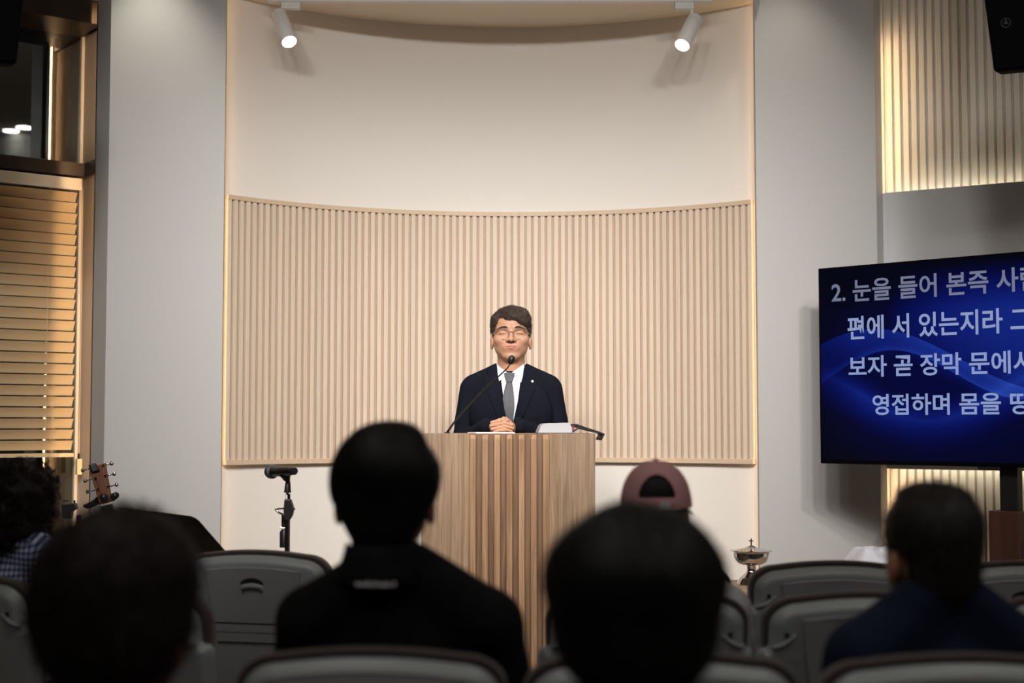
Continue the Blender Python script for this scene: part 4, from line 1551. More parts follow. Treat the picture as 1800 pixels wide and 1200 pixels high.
# ------------------------------------------------------------------ people
def head_sdf(p, detail=True):
    """head with neck: chin at z=0, face towards -y, crown at about z=0.213"""
    k = 0.02
    f = ell(p, (0, 0.014, 0.136), (0.0775, 0.090, 0.077))
    f = smin(f, ell(p, (0, -0.010, 0.085), (0.0725, 0.066, 0.070)), k)
    f = smin(f, ell(p, (0, -0.012, 0.046), (0.0625, 0.058, 0.040)), 0.025)
    f = smin(f, ell(p, (0, -0.048, 0.016), (0.034, 0.026, 0.017)), k)
    f = smin(f, ell(p, (0, -0.032, 0.150), (0.062, 0.050, 0.042)), k)
    f = smin(f, cap(p, (0, 0.022, 0.06), (0, 0.040, -0.10) if detail else (0, 0.026, -0.035), 0.055, 0.057), 0.02)
    ax = np.abs(p[..., 0])
    q = np.stack([ax, p[..., 1], p[..., 2]], -1)
    if detail:
        f = smin(f, ell(q, (0.044, -0.046, 0.081), (0.024, 0.025, 0.019)), 0.018)       # smiling cheeks
        f = smax(f, -ell(q, (0.032, -0.093, 0.111), (0.021, 0.018, 0.010)), 0.012)      # eye sockets
        f = smin(f, ell(q, (0.0335, -0.0605, 0.1075), (0.0175, 0.0130, 0.0085)), 0.006) # closed lids
        f = smin(f, cap(q, (0.012, -0.0745, 0.1285), (0.052, -0.058, 0.1285), 0.0065, 0.005), 0.014)
        f = smin(f, cap(p, (0, -0.072, 0.121), (0, -0.093, 0.083), 0.0065, 0.0095), 0.010)
        f = smin(f, ell(p, (0, -0.0945, 0.0815), (0.0115, 0.011, 0.0095)), 0.006)
        f = smin(f, ell(q, (0.0140, -0.084, 0.0785), (0.0078, 0.011, 0.0070)), 0.005)
        f = smax(f, -ell(q, (0.0085, -0.095, 0.0715), (0.0045, 0.0065, 0.0040)), 0.003)
        f = smin(f, ell(p, (0, -0.064, 0.052), (0.034, 0.018, 0.019)), 0.012)           # muzzle
        f = smin(f, cap(q, (0.0, -0.0815, 0.0545), (0.026, -0.0695, 0.0545), 0.0040, 0.0020), 0.004)
        f = smin(f, cap(q, (0.0, -0.0800, 0.0455), (0.020, -0.0705, 0.0495), 0.0048, 0.0025), 0.004)
        f = smax(f, -cap(q, (0.0, -0.0865, 0.0500), (0.029, -0.0725, 0.0535), 0.0013, 0.0010), 0.002)
    # ears
    e = ell(q, (0.0795, 0.014, 0.073), (0.0085, 0.018, 0.0275))
    e = smax(e, -ell(q, (0.0885, 0.002, 0.074), (0.006, 0.009, 0.017)), 0.004)
    f = smin(f, e, 0.006)
    return f


def join_np(parts):
    V, Q, o = [], [], 0
    for v, q in parts:
        V.append(v); Q.append(q + o); o += len(v)
    return np.concatenate(V), np.concatenate(Q)


def hand_sdf(p):
    """relaxed left hand lying palm down, wrist at origin, fingers to -y"""
    f = smin(ell(p, (0, -0.05, 0), (0.040, 0.050, 0.014)), cap(p, (0, 0.05, 0.0), (0, -0.02, 0), 0.026, 0.026), 0.02)
    for i, (x, l) in enumerate(((-0.030, 0.060), (-0.010, 0.072), (0.011, 0.067), (0.030, 0.052))):
        a = (x, -0.088, 0.002); b = (x * 1.12, -0.088 - l * 0.55, 0.004); c = (x * 1.15, -0.088 - l * 0.95, -0.012)
        f = smin(f, np.minimum(cap(p, a, b, 0.0092, 0.0085), cap(p, b, c, 0.0085, 0.007)), 0.006)
    f = smin(f, np.minimum(cap(p, (-0.030, -0.03, -0.004), (-0.055, -0.065, -0.008), 0.012, 0.010), cap(p, (-0.055, -0.065, -0.008), (-0.058, -0.095, -0.012), 0.010, 0.008)), 0.008)
    return f


HV, HQ = nets(hand_sdf, (-0.08, -0.18, -0.04), (0.06, 0.08, 0.03), 0.005)

# ---- the preacher
PR = thing('person', P(898.5, 640, 5.85) * 1.0, 0, 'smiling person in navy suit and glasses, hands folded on the lectern', 'person')
PR.location.z = 0
CHZ = P(898, 633, 5.85).z          # chin height
HY = 0.015                         # head offset
SH = lambda p: p - np.asarray((0, HY, CHZ), np.float32)
hsdf = lambda p: head_sdf(p)
hv, hq = nets(hsdf, (-0.10, -0.12, -0.09), (0.10, 0.12, 0.225), 0.0024)
hv = hv + np.asarray((0, HY, CHZ))


# clasped hands, local to person; lectern top under them
hc = P(883, 752, 5.60) - PR.location
HCX, HCY = hc.x, hc.y
HCZ = LZ + 0.029


def clasp(p):
    p = (p - np.asarray((HCX, HCY, HCZ), np.float32)) / 0.88
    f = ell(p, (0.028, 0.025, -0.004), (0.028, 0.045, 0.024))
    f = smin(f, ell(p, (-0.030, 0.025, -0.006), (0.028, 0.045, 0.023)), 0.010)
    # forearms and wrists going back to the sleeves
    f = smin(f, cap(p, (0.035, 0.05, -0.006), (0.075, 0.10, -0.014), 0.023, 0.023), 0.012)
    f = smin(f, cap(p, (-0.035, 0.05, -0.006), (-0.075, 0.10, -0.014), 0.023, 0.023), 0.012)
    # fingers of the left hand lie to the viewer's left, of the right hand to the right, alternating in height
    for i, (z, l) in enumerate(((0.0205, 0.048), (0.0065, 0.052), (-0.0085, 0.046), (-0.021, 0.036))):
        a = (0.022, -0.012, z + 0.002); b = (-0.012, -0.036 + 0.004 * i, z + 0.003); c = (-l, -0.024 + 0.004 * i, z - 0.005)
        f = smin(f, np.minimum(cap(p, a, b, 0.0082, 0.0078), cap(p, b, c, 0.0078, 0.0064)), 0.0012)
    for i, (z, l) in enumerate(((0.0135, 0.040), (-0.0010, 0.044), (-0.015, 0.038))):
        a = (-0.022, -0.010, z + 0.004); b = (0.010, -0.031 + 0.004 * i, z); c = (l + 0.004, -0.020 + 0.004 * i, z - 0.010)
        f = smin(f, np.minimum(cap(p, a, b, 0.0082, 0.0076), cap(p, b, c, 0.0076, 0.0064)), 0.0012)
    # thumbs on top
    f = smin(f, np.minimum(cap(p, (0.032, 0.020, 0.016), (0.016, -0.006, 0.030), 0.011, 0.010), cap(p, (0.016, -0.006, 0.030), (0.004, -0.020, 0.033), 0.0095, 0.008)), 0.003)
    f = smin(f, np.minimum(cap(p, (-0.032, 0.020, 0.012), (-0.014, 0.004, 0.024), 0.011, 0.010), cap(p, (-0.014, 0.004, 0.024), (0.006, -0.004, 0.028), 0.0095, 0.008)), 0.003)
    return f * 0.88


cv, cq = nets(clasp, (HCX - 0.15, HCY - 0.06, HCZ - 0.06), (HCX + 0.15, HCY + 0.17, HCZ + 0.05), 0.0021)
SHZ = CHZ - 0.085


def torso(p, g=0.0):
    q = np.stack([np.abs(p[..., 0]), p[..., 1], p[..., 2]], -1)
    f = ell(p, (0, 0.03, SHZ - 0.16), (0.170, 0.110, 0.235))
    f = smin(f, ell(p, (0, 0.035, SHZ - 0.45), (0.160, 0.105, 0.30)), 0.05)
    f = smin(f, cap(q, (0.03, 0.045, SHZ + 0.034), (0.156, 0.045, SHZ - 0.020), 0.046, 0.044), 0.022)
    f = smin(f, ell(q, (0.075, -0.035, SHZ - 0.13), (0.085, 0.050, 0.10)), 0.04)
    return f - g


def arms(p, g=0.0):
    xs_ = p[..., 0] - HCX * np.clip(-p[..., 1] / 0.2, 0, 1)
    q = np.stack([np.abs(xs_), p[..., 1], p[..., 2]], -1)
    f = cap(q, (0.161, 0.045, SHZ - 0.034), (0.199, 0.035, SHZ - 0.265), 0.051, 0.047)
    f = smin(f, cap(q, (0.199, 0.035, SHZ - 0.265), (0.066, HCY + 0.062, LZ + 0.028), 0.047, 0.029), 0.02)
    return f - g


def jacket(p):
    f = smin(torso(p, 0.004), arms(p, 0.002), 0.005)
    # soft cloth folds
    f = f + 0.0016 * lump(p, (26, 26, 34), 3) + 0.003 * np.sin(p[..., 2] * 70 + np.abs(p[..., 0]) * 40) * np.clip((np.abs(p[..., 0]) - 0.18) / 0.03, 0, 1) * np.clip((SHZ - 0.12 - p[..., 2]) / 0.1, 0, 1)
    # neck hole
    f = smax(f, -ell(p, (0, 0.015, SHZ + 0.088), (0.066, 0.070, 0.060)), 0.006)
    return f


jo, _, _ = sdf_obj('suit_jacket', jacket, (-0.30, -0.42, SHZ - 0.62), (0.30, 0.20, SHZ + 0.10), 0.0058, M_SUIT, PR)
# body core inside the clothes keeps head and hands one figure
core = lambda p: smin(torso(p, -0.012), arms(p, -0.014), 0.02)
bv, bq = nets(core, (-0.28, -0.40, SHZ - 0.62), (0.28, 0.18, SHZ + 0.08), 0.012)
V_, Q_ = join_np([(hv, hq), (cv, cq), (bv, bq)])
body = link_mesh('body', mesh_np('body', V_, Q_), M_SKIN, PR, True)


def legs_sdf(p):
    q = np.stack([np.abs(p[..., 0]), p[..., 1], p[..., 2]], -1)
    f = ell(p, (0, 0.035, 0.90), (0.165, 0.11, 0.14))
    f = smin(f, cap(q, (0.085, 0.035, 0.88), (0.095, 0.03, 0.48), 0.085, 0.062), 0.03)
    f = smin(f, cap(q, (0.095, 0.03, 0.48), (0.10, 0.05, 0.07), 0.062, 0.05), 0.02)
    return f


sdf_obj('trousers', legs_sdf, (-0.2, -0.12, 0.02), (0.2, 0.2, 1.06), 0.014, M_TROUSER, PR)
for sx in (-1, 1):
    m = MB()
    so = [(sx * 0.10 + 0.045 * math.sin(a) * (1 if math.cos(a) > 0 else 0.85), -0.03 - 0.14 * math.cos(a) + 0.04) for a in [2 * math.pi * i / 24 for i in range(24)]]
    m.prism(so, 0.0, 0.07)
    m.build('shoe', M_BLACK, PR, bevel=0.02)

# shirt front, collar, tie, lapels: pieces lying on the chest
jk = lambda p: smin(torso(p, 0.004), arms(p, 0.002), 0.018)
Xp = lambda px: (px - 900) / 2500 * 5.78 - PR.location.x
Zp = lambda py: P(900, py, 5.76).z
VX = lambda pts: [(Xp(a), Zp(b)) for a, b in pts]
y_lo = -0.2
sh_o = patch('shirt_front', jk, VX([(880, 657), (881, 668), (886, 705), (893, 742), (896, 764)]), VX([(914, 657), (915, 668), (910, 705), (902, 742), (899, 764)]), 0.0, M_SHIRT, PR, 12, 24, 0.002, y0=y_lo)
# shirt collar stand and wings
m = MB()
nk = 40
vv = []
for j in range(3):
    for i in range(nk + 1):
        a = -math.pi * 0.5 + 2 * math.pi * i / nk
        rr = (0.0605, 0.0635, 0.0650)[j]
        tz_ = CHZ + (-0.008, -0.034, -0.066)[j] - (0.044, 0.030, 0.010)[j] * max(0, -math.sin(a)) ** 1.3 + (0.006 if j == 0 else 0) * math.sin(a)
        vv.append((rr * math.cos(a), HY + 0.032 + rr * 0.98 * math.sin(a), tz_))
ff = [(j * (nk + 1) + i, j * (nk + 1) + i + 1, (j + 1) * (nk + 1) + i + 1, (j + 1) * (nk + 1) + i) for j in range(2) for i in range(nk)]
m.add(vv, ff)
co_ = m.build('shirt_collar', M_SHIRT, PR, smooth=True)
sm = co_.modifiers.new('solid', 'SOLIDIFY'); sm.thickness = 0.003


def plate(name, pts3, thick, material, parent, n=Vector((0, -1, 0.15))):
    n = n.normalized()
    k = len(pts3)
    m = MB()
    m.add([Vector(p) for p in pts3] + [Vector(p) - n * thick for p in pts3], [tuple(range(k)), tuple(range(2 * k - 1, k - 1, -1))] + [(i, (i + 1) % k, k + (i + 1) % k, k + i) for i in range(k)])
    return m.build(name, material, parent)


def onfront(px, py, off):
    x, z = Xp(px), Zp(py)
    y = float(front_y(jk, np.array([x]), np.array([z]), y0=y_lo)[0])
    return (x, y - off, z)


def wing(pts, ups):
    out = []
    for (a, c), b_ in zip(pts, ups):
        y = float(front_y(jk, np.array([Xp(a)]), np.array([Zp(c)]), y0=y_lo)[0])
        out.append((Xp(a), min(y - 0.007, b_), Zp(c)))
    return out


yn = HY + 0.032 - 0.066
plate('collar_wing', wing([(873, 637.5), (880, 645), (888, 651.5), (894, 654.5), (887, 660), (877, 669.5), (875, 658)], [yn + 0.040, yn + 0.016, yn - 0.002, yn - 0.005, yn - 0.005, yn, yn + 0.02]), 0.004, M_SHIRT, PR)
plate('collar_wing', wing([(922, 637), (919, 660), (916, 671.5), (905, 661), (897, 655), (903, 651.5), (913, 644)], [yn + 0.040, yn + 0.02, yn, yn - 0.005, yn - 0.005, yn - 0.002, yn + 0.016]), 0.004, M_SHIRT, PR)
tie = patch('tie', jk, VX([(890.5, 670), (887, 682), (883.5, 700), (885, 716), (891, 742), (895, 762)]), VX([(900, 670), (902, 682), (904, 700), (904.5, 716), (901.5, 742), (899, 762)]), 0.004, M_TIE, PR, 9, 24, 0.007, prof=lambda u, v: 0.35 + 0.65 * np.sin(np.pi * u) ** 0.6 + 0 * v, y0=y_lo)
kn = MB()
ky = min(yn, onfront(895, 668, 0)[1], onfront(895, 660, 0)[1]) - 0.012
kp = [(Xp(885.5), ky + 0.004, Zp(655)), (Xp(895), ky - 0.004, Zp(653)), (Xp(905), ky + 0.004, Zp(655)), (Xp(900.5), ky - 0.006, Zp(671)), (Xp(890), ky - 0.006, Zp(671))]
kq = [(x, y + 0.03, z) for x, y, z in kp]
kn.add(kp + kq, [(0, 1, 2, 3, 4), (9, 8, 7, 6, 5)] + [(i, (i + 1) % 5, 5 + (i + 1) % 5, 5 + i) for i in range(5)])
kn.build('tie_knot', M_TIE, tie, bevel=0.004)
# lapels
patch('lapel', jk, VX([(872, 641), (863, 645), (854.5, 650.5), (859, 655.5), (848.5, 661), (857, 688), (868, 716), (877, 738), (887, 764)]), VX([(873, 641), (874, 652), (877, 668), (880.5, 684), (884.5, 705), (888.5, 724), (892.5, 742), (897, 764)]), 0.003, M_SUIT, PR, 8, 30, 0.0045, y0=y_lo)
patch('lapel', jk, VX([(922, 640), (922, 652), (918.5, 668), (915, 684), (911, 705), (906, 724), (902, 742), (898, 764)]), VX([(923, 639), (934, 644), (943.5, 649), (939, 654.5), (948, 660.5), (940, 684), (928, 712), (917, 736), (905, 764)]), 0.003, M_SUIT, PR, 8, 30, 0.0045, y0=y_lo)
bp_ = onfront(936, 669.5, 0.0095)
m = MB()
m.tube([bp_, (bp_[0], bp_[1] - 0.003, bp_[2])], [0.0055, 0.0045], 14)
m.build('lapel_pin', M_PAPER, PR, smooth=40)

# face pieces, in head coordinates shifted to the person
hs = lambda p: head_sdf(SH(p))
HX = lambda pts: [(a, CHZ + b) for a, b in pts]
for sx in (-1, 1):
    bl_t = [(sx * 0.0140, 0.1310), (sx * 0.019, 0.1350), (sx * 0.027, 0.1368), (sx * 0.038, 0.1360), (sx * 0.049, 0.1315), (sx * 0.057, 0.1255)]
    bl_b = [(sx * 0.0140, 0.1290), (sx * 0.019, 0.1276), (sx * 0.027, 0.1285), (sx * 0.038, 0.1288), (sx * 0.049, 0.1265), (sx * 0.057, 0.1242)]
    patch('eyebrow', hs, HX(bl_t), HX(bl_b), 0.0, M_BROWNOSTRIL, PR, 5, 16, 0.0016, y0=-0.15)
    lt = [(sx * 0.0200, 0.1052), (sx * 0.027, 0.1076), (sx * 0.036, 0.1080), (sx * 0.0485, 0.1058)]
    lb = [(sx * 0.0200, 0.1042), (sx * 0.027, 0.1056), (sx * 0.036, 0.1058), (sx * 0.0490, 0.1040)]
    patch('eyelash_line', hs, HX(lt), HX(lb), 0.0, M_BROWNOSTRIL, PR, 3, 14, 0.0007, y0=-0.15)
    ml = MB()
    ml.lathe([(0.0032, -0.001), (0.0032, 0.001)], 12)
    nst = ml.build('nostril_shade', M_BROWNOSTRIL, PR)  # dark disc painting the shade inside the nose opening
    nst.location = (sx * 0.0090, HY - 0.0905, CHZ + 0.0742)
    nst.rotation_euler = (0.9, 0, 0)
    nst.scale = (1.15, 0.8, 1)
patch('upper_lip', hs, HX([(-0.0290, 0.0542), (-0.014, 0.0572), (-0.005, 0.0586), (0, 0.0576), (0.005, 0.0586), (0.014, 0.0572), (0.0290, 0.0542)]), HX([(-0.0290, 0.0532), (-0.014, 0.0516), (0, 0.0508), (0.014, 0.0516), (0.0290, 0.0532)]), 0.0, M_LIP, PR, 5, 24, 0.0005, y0=-0.15)
patch('lower_lip', hs, HX([(-0.0265, 0.0522), (-0.013, 0.0502), (0, 0.0494), (0.013, 0.0502), (0.0265, 0.0522)]), HX([(-0.0250, 0.0512), (-0.014, 0.0450), (0, 0.0425), (0.014, 0.0450), (0.0250, 0.0512)]), 0.0, M_LIP, PR, 5, 24, 0.0005, y0=-0.15)

# glasses
gl = thing('eyeglasses', (0, HY, CHZ)); gl.parent = PR
M_RIM = mat('glasses_rim', lin(168, 150, 152), 0.3, 0.7)
for sx in (-1, 1):
    c = (sx * 0.0335, -0.088, 0.1045)
    pts = []
    for i in range(33):
        a = 2 * math.pi * i / 32
        ca, sa = math.cos(a), math.sin(a)
        w = 0.0245 * (abs(ca) ** 0.75) * (1 if ca > 0 else -1)
        h = 0.0205 * (abs(sa) ** 0.8) * (1 if sa > 0 else -1)
        pts.append(Vector((c[0] + w, c[1] + 10 * (c[0] + w) ** 2 * 0.9, c[2] + h)))
    MB().tube(pts, 0.00065, 6).build('rim', M_RIM, gl, smooth=True)
    m = MB()
    m.add([p for p in pts[:-1]] + [p + Vector((0, 0.0012, 0)) for p in pts[:-1]], [tuple(range(32)), tuple(range(63, 31, -1))] + [(i, (i + 1) % 32, 32 + (i + 1) % 32, 32 + i) for i in range(32)])
    m.build('lens', M_LENS, gl)
    MB().tube([(sx * 0.0575, -0.060, 0.114), (sx * 0.068, -0.050, 0.113), (sx * 0.081, -0.01, 0.106), (sx * 0.083, 0.02, 0.098)], 0.0011, 6).build('temple', M_CHROME, gl, smooth=True)
    MB().tube([(sx * 0.0580, -0.0595, 0.114), (sx * 0.065, -0.055, 0.1135)], 0.0020, 6).build('hinge', M_CHROME, gl)
MB().tube([(-0.0095, -0.088, 0.111), (0, -0.091, 0.1145), (0.0095, -0.088, 0.111)], 0.0011, 6).build('bridge', M_CHROME, gl, smooth=True)


def preacher_hair(p):
    p = SH(p)
    x, y, z = p[..., 0], p[..., 1], p[..., 2]
    f = ell(p, (0, 0.020, 0.134), (0.0865, 0.096, 0.088))
    f = smin(f, ell(p, (0.008, -0.028, 0.192), (0.060, 0.054, 0.031)), 0.02)
    f = smin(f, ell(p, (0.046, -0.032, 0.170), (0.038, 0.044, 0.030)), 0.015)
    f = smin(f, ell(p, (-0.054, -0.012, 0.160), (0.031, 0.050, 0.036)), 0.015)
    f = smin(f, ell(p, (0.014, -0.056, 0.176), (0.056, 0.034, 0.026)), 0.012)
    f = smin(f, ell(p, (0.046, -0.046, 0.158), (0.030, 0.036, 0.026)), 0.012)
    # face opening: hairline sweeps down from the viewer's left to the right
    hl = np.interp(x, [-0.09, -0.066, -0.060, -0.050, -0.043, -0.020, 0.0, 0.03, 0.055, 0.066, 0.09], [0.10, 0.124, 0.144, 0.166, 0.171, 0.160, 0.153, 0.148, 0.141, 0.126, 0.10]).astype(np.float32)
    hl = hl + 0.0018 * np.sin(x * 330) + 0.0012 * np.sin(x * 710 + 1)
    opening = np.maximum(z - hl, y + 0.022)          # negative inside the opening
    opening = np.maximum(opening, np.abs(x) - 0.0735)
    f = smax(f, -opening, 0.004)
    f = smax(f, -np.maximum(y + 0.040, z - 0.140), 0.006)     # nothing forward of the temples below the fringe
    bottom = np.where(y < 0.0, 0.096, np.where(y < 0.035, 0.104, 0.035))
    f = np.maximum(f, bottom - z)
    f = f + 0.0022 * lump(p, (120, 60, 110), 11) + 0.0012 * lump(p, (300, 160, 240), 12)
    return f


lo = (-0.10, HY - 0.10, CHZ + 0.02); hi = (0.10, HY + 0.13, CHZ + 0.245)
V1, Q1 = nets(preacher_hair, lo, hi, 0.0027)
cen = np.asarray((0, HY, CHZ))


def flow_p(C):
    q = C - cen
    d = np.zeros_like(C)
    top = np.clip((q[:, 2] - 0.15) / 0.03, 0, 1)[:, None]
    side = np.stack([np.zeros(len(C)), 0.25 + 0 * C[:, 0], -1 + 0 * C[:, 0]], -1)
    swp = np.stack([0.75 + 0 * C[:, 0], -0.55 + 0 * C[:, 0], 0.15 + 0 * C[:, 0]], -1)
    return side * (1 - top) + swp * top


sv, sq = strands(V1, Q1, 6000, flow_p, 0.017, 0.0005, 0.0035, 5, 0.35, keep=lambda C: (C - cen)[:, 2] > 0.115)
V_, Q_ = join_np([(V1, Q1), (sv, sq)])
link_mesh('hair', mesh_np('hair', V_, Q_), M_HAIR, PR, True)


# ---- the seated listeners, seen from behind
def seated(head_px, head_py, D, yaw, hs_, zs, hw_, label, skin, shirt_mat, hair_fn, hair_mat, hair_res=0.006, strand=None, neckline=0.0, dx=0.0, seat_back=None):
    """head_px/py = crown of the hair; D = depth of the head; zs = shoulder height"""
    top = P(head_px, head_py, D)
    t = thing('person', (top.x, D - 0.01, 0), math.pi - math.radians(yaw), label, 'person')
    chin = top.z - 0.222 * hs_
    H0 = np.asarray((0.0, -0.03, chin), np.float32)
    hd = lambda p: head_sdf((p - H0) / hs_, False) * hs_
    kx = hw_ / 0.2

    def tors(p, g=0.0):
        p = p - np.asarray((dx, -0.01, 0), np.float32)
        q = np.stack([np.abs(p[..., 0]), p[..., 1], p[..., 2]], -1)
        f = ell(p, (0, -0.01, zs - 0.15), (0.158 * kx, 0.095, 0.20))
        f = smin(f, ell(p, (0, -0.035, 0.60), (0.155 * kx, 0.10, 0.19)), 0.05)
        f = smin(f, cap(q, (0.025, 0.022, zs + 0.045), (hw_ - 0.058, 0.012, zs - 0.055), 0.042, 0.058), 0.035)
        f = smin(f, cap(q, (hw_ - 0.055, 0.01, zs - 0.06), (hw_ + 0.005, -0.06, zs - 0.31), 0.056, 0.045), 0.025)
        f = smin(f, cap(q, (hw_ + 0.005, -0.06, zs - 0.31), (0.10, -0.27, 0.585), 0.045, 0.032), 0.02)
        return f - g
    # skin: head, neck and a core within the clothes
    V1, Q1 = nets(hd, (-0.11, -0.16, chin - 0.09), (0.11, 0.11, chin + 0.225 * hs_), 0.0055)
    V2, Q2 = nets(lambda p: tors(p, -0.012), (-0.32, -0.39, 0.42), (0.32, 0.18, zs + 0.10), 0.016)
    parts = [(V1, Q1), (V2, Q2)]
    for sx in (-1, 1):
        h = HV.copy()
        h[:, 0] *= -sx
        a = sx * 0.5
        x = h[:, 0] * math.cos(a) - h[:, 1] * math.sin(a)
        y = h[:, 0] * math.sin(a) + h[:, 1] * math.cos(a)
        h = np.stack([x + sx * 0.10 + dx, y - 0.30, h[:, 2] + 0.575], -1)
        parts.append((h, HQ if sx < 0 else HQ[:, ::-1]))
    V_, Q_ = join_np(parts)
    link_mesh('body', mesh_np('body', V_, Q_), skin, t, True)
    # shirt
    nz = zs + 0.075 + neckline

    def sh(p):
        f = tors(p, 0.004) + 0.002 * lump(p, (24, 24, 30), int(head_px))
        return smax(f, -ell(p, (H0[0], -0.016, nz + 0.035), (0.060, 0.066, 0.045)), 0.006)
    s_o, sV, sQ = sdf_obj('shirt', sh, (-0.33, -0.41, 0.42), (0.33, 0.18, zs + 0.12), 0.010, shirt_mat, t)

    def lg(p):
        p = p - np.asarray((0, -0.03, 0), np.float32)
        q = np.stack([np.abs(p[..., 0] - dx), p[..., 1], p[..., 2]], -1)
        f = ell(p, (dx, -0.03, 0.545), (0.165, 0.13, 0.085))
        f = smin(f, cap(q, (0.085, -0.05, 0.54), (0.10, -0.42, 0.52), 0.078, 0.062), 0.03)
        f = smin(f, cap(q, (0.10, -0.42, 0.51), (0.10, -0.40, 0.08), 0.060, 0.045), 0.02)
        f = smin(f, ell(q, (0.10, -0.45, 0.05), (0.048, 0.12, 0.048)), 0.02)
        return np.maximum(f, 0.461 - p[..., 2] - 10 * (p[..., 1] < -0.36))
    sdf_obj('trousers', lg, (-0.24, -0.66, 0.0), (0.24, 0.16, 0.68), 0.018, M_TROUSER, t)
    # hair
    hf = lambda p: hair_fn((p - H0) / hs_) * hs_
    V1, Q1 = nets(hf, (-0.17, -0.20, chin - 0.06), (0.17, 0.17, chin + 0.26 * hs_), hair_res)
    parts = [(V1, Q1)]
    if strand:
        c0 = H0.astype(float)
        fl_ = strand.get('flow') or (lambda C: np.tile((0, 0.1, -1.0), (len(C), 1)))
        sv, sq = strands(V1, Q1, strand['n'], fl_, strand['len'], strand['w'], strand['rise'], int(head_px) + 3, strand.get('wig', 0.5))
        parts.append((sv, sq))
    if strand and strand.get('curls'):
        g = np.random.default_rng(9)
        C = V1[Q1].mean(1)
        N = np.cross(V1[Q1[:, 2]] - V1[Q1[:, 0]], V1[Q1[:, 3]] - V1[Q1[:, 1]])
        N /= np.linalg.norm(N, axis=1)[:, None] + 1e-9
        mb = MB()
        for i in g.integers(0, len(C), strand['curls']):
            c, n_ = Vector(C[i]), Vector(N[i])
            dn = Vector((g.normal() * 0.3, g.normal() * 0.3, -1)).normalized()
            a_ = dn.cross(Vector((1, 0.2, 0))).normalized()
            b_ = dn.cross(a_)
            r_ = g.uniform(0.005, 0.011)
            ph = g.uniform(0, 6.28)
            L_ = g.uniform(0.02, 0.055)
            pts = []
            for s in range(9):
                u = s / 8
                w_ = ph + u * L_ / 0.0042 * 0.9
                pts.append(c + n_ * 0.004 + dn * (u * L_ - L_ * 0.4) + (a_ * math.cos(w_) + b_ * math.sin(w_)) * r_)
            mb.tube(pts, [0.0016] * 8 + [0.0006], 4, caps=False)
        V3 = np.array(mb.v); Q3 = np.array(mb.f)
        parts.append((V3, Q3))
    V_, Q_ = join_np(parts)
    link_mesh('hair', mesh_np('hair', V_, Q_), hair_mat, t, True)
    return t, H0, hs_, sV, sQ


def bob(w, back, low, top=0.0, seed=1, amp=0.003, nape=0.055, freq=60):
    """hair mass around the back of a head: half width w, back depth, lower edge"""
    def fn(p):
        x, y, z = p[..., 0], p[..., 1], p[..., 2]
        f = ell(p, (0, 0.020, 0.134 + top * 0.5), (w, back, 0.090 + top * 0.5))
        f = smin(f, ell(p, (0, 0.040, 0.075), (w * 0.86, back * 0.72, 0.075)), 0.02)
        f = smax(f, -np.maximum(y + 0.035, z - 0.150), 0.01)
        f = smax(f, low - z, 0.012)
        f = f + amp * lump(p, (freq, freq, freq * 0.8), seed)
        return f
    return fn


def hair_black(p):
    x, y, z = p[..., 0], p[..., 1], p[..., 2]
    f = ell(p, (0, 0.016, 0.138), (0.090, 0.100, 0.084))
    f = smin(f, ell(p, (-0.012, 0.010, 0.196), (0.050, 0.055, 0.025)), 0.025)     # crown lifted
    for sx in (-1, 1):
        f = smin(f, ell(p, (sx * 0.042, 0.02, 0.130), (0.051, 0.07, 0.050)), 0.02)
        f = smin(f, ell(p, (sx * 0.038, 0.022, 0.088), (0.046, 0.055, 0.050)), 0.03)
    f = smin(f, ell(p, (0, 0.045, 0.065), (0.060, 0.055, 0.080)), 0.03)
    f = smax(f, -np.maximum(y + 0.045, z - 0.155), 0.01)
    bottom = np.interp(np.abs(x), [0.0, 0.050, 0.075, 0.09], [0.004, 0.010, 0.062, 0.085]).astype(np.float32)
    f = smax(f, bottom - z, 0.012)
    return f + 0.0025 * lump(p, (60, 60, 60), 21)


# the man in black
pb, H0, hsc, sV, sQ = seated(676, 743, 2.60, 3, 1.06, 0.950, 0.215, 'person in a black polo shirt with short black hair, in front of the lectern', M_SKINDK, M_BLKSHIRT, hair_black, M_HAIRBLK, 0.005,
            strand=dict(n=900, len=0.018, w=0.0012, rise=0.003), dx=-0.028)
m = MB()
vv = []
nk = 36
for j in range(4):
    for i in range(nk + 1):
        a = -0.5 * math.pi + 2 * math.pi * i / nk
        rr = (0.066, 0.072, 0.080, 0.088)[j]
        vv.append((rr * math.cos(a) * 1.02, H0[1] + 0.036 + rr * math.sin(a), 1.030 - 0.020 * j + (0.006 if j == 0 else 0) - 0.022 * max(0, -math.sin(a))))
m.add(vv, [(j * (nk + 1) + i, j * (nk + 1) + i + 1, (j + 1) * (nk + 1) + i + 1, (j + 1) * (nk + 1) + i) for j in range(3) for i in range(nk)])
o = m.build('polo_collar', M_BLKSHIRT, pb, smooth=True)
sm = o.modifiers.new('solid', 'SOLIDIFY'); sm.thickness = 0.005
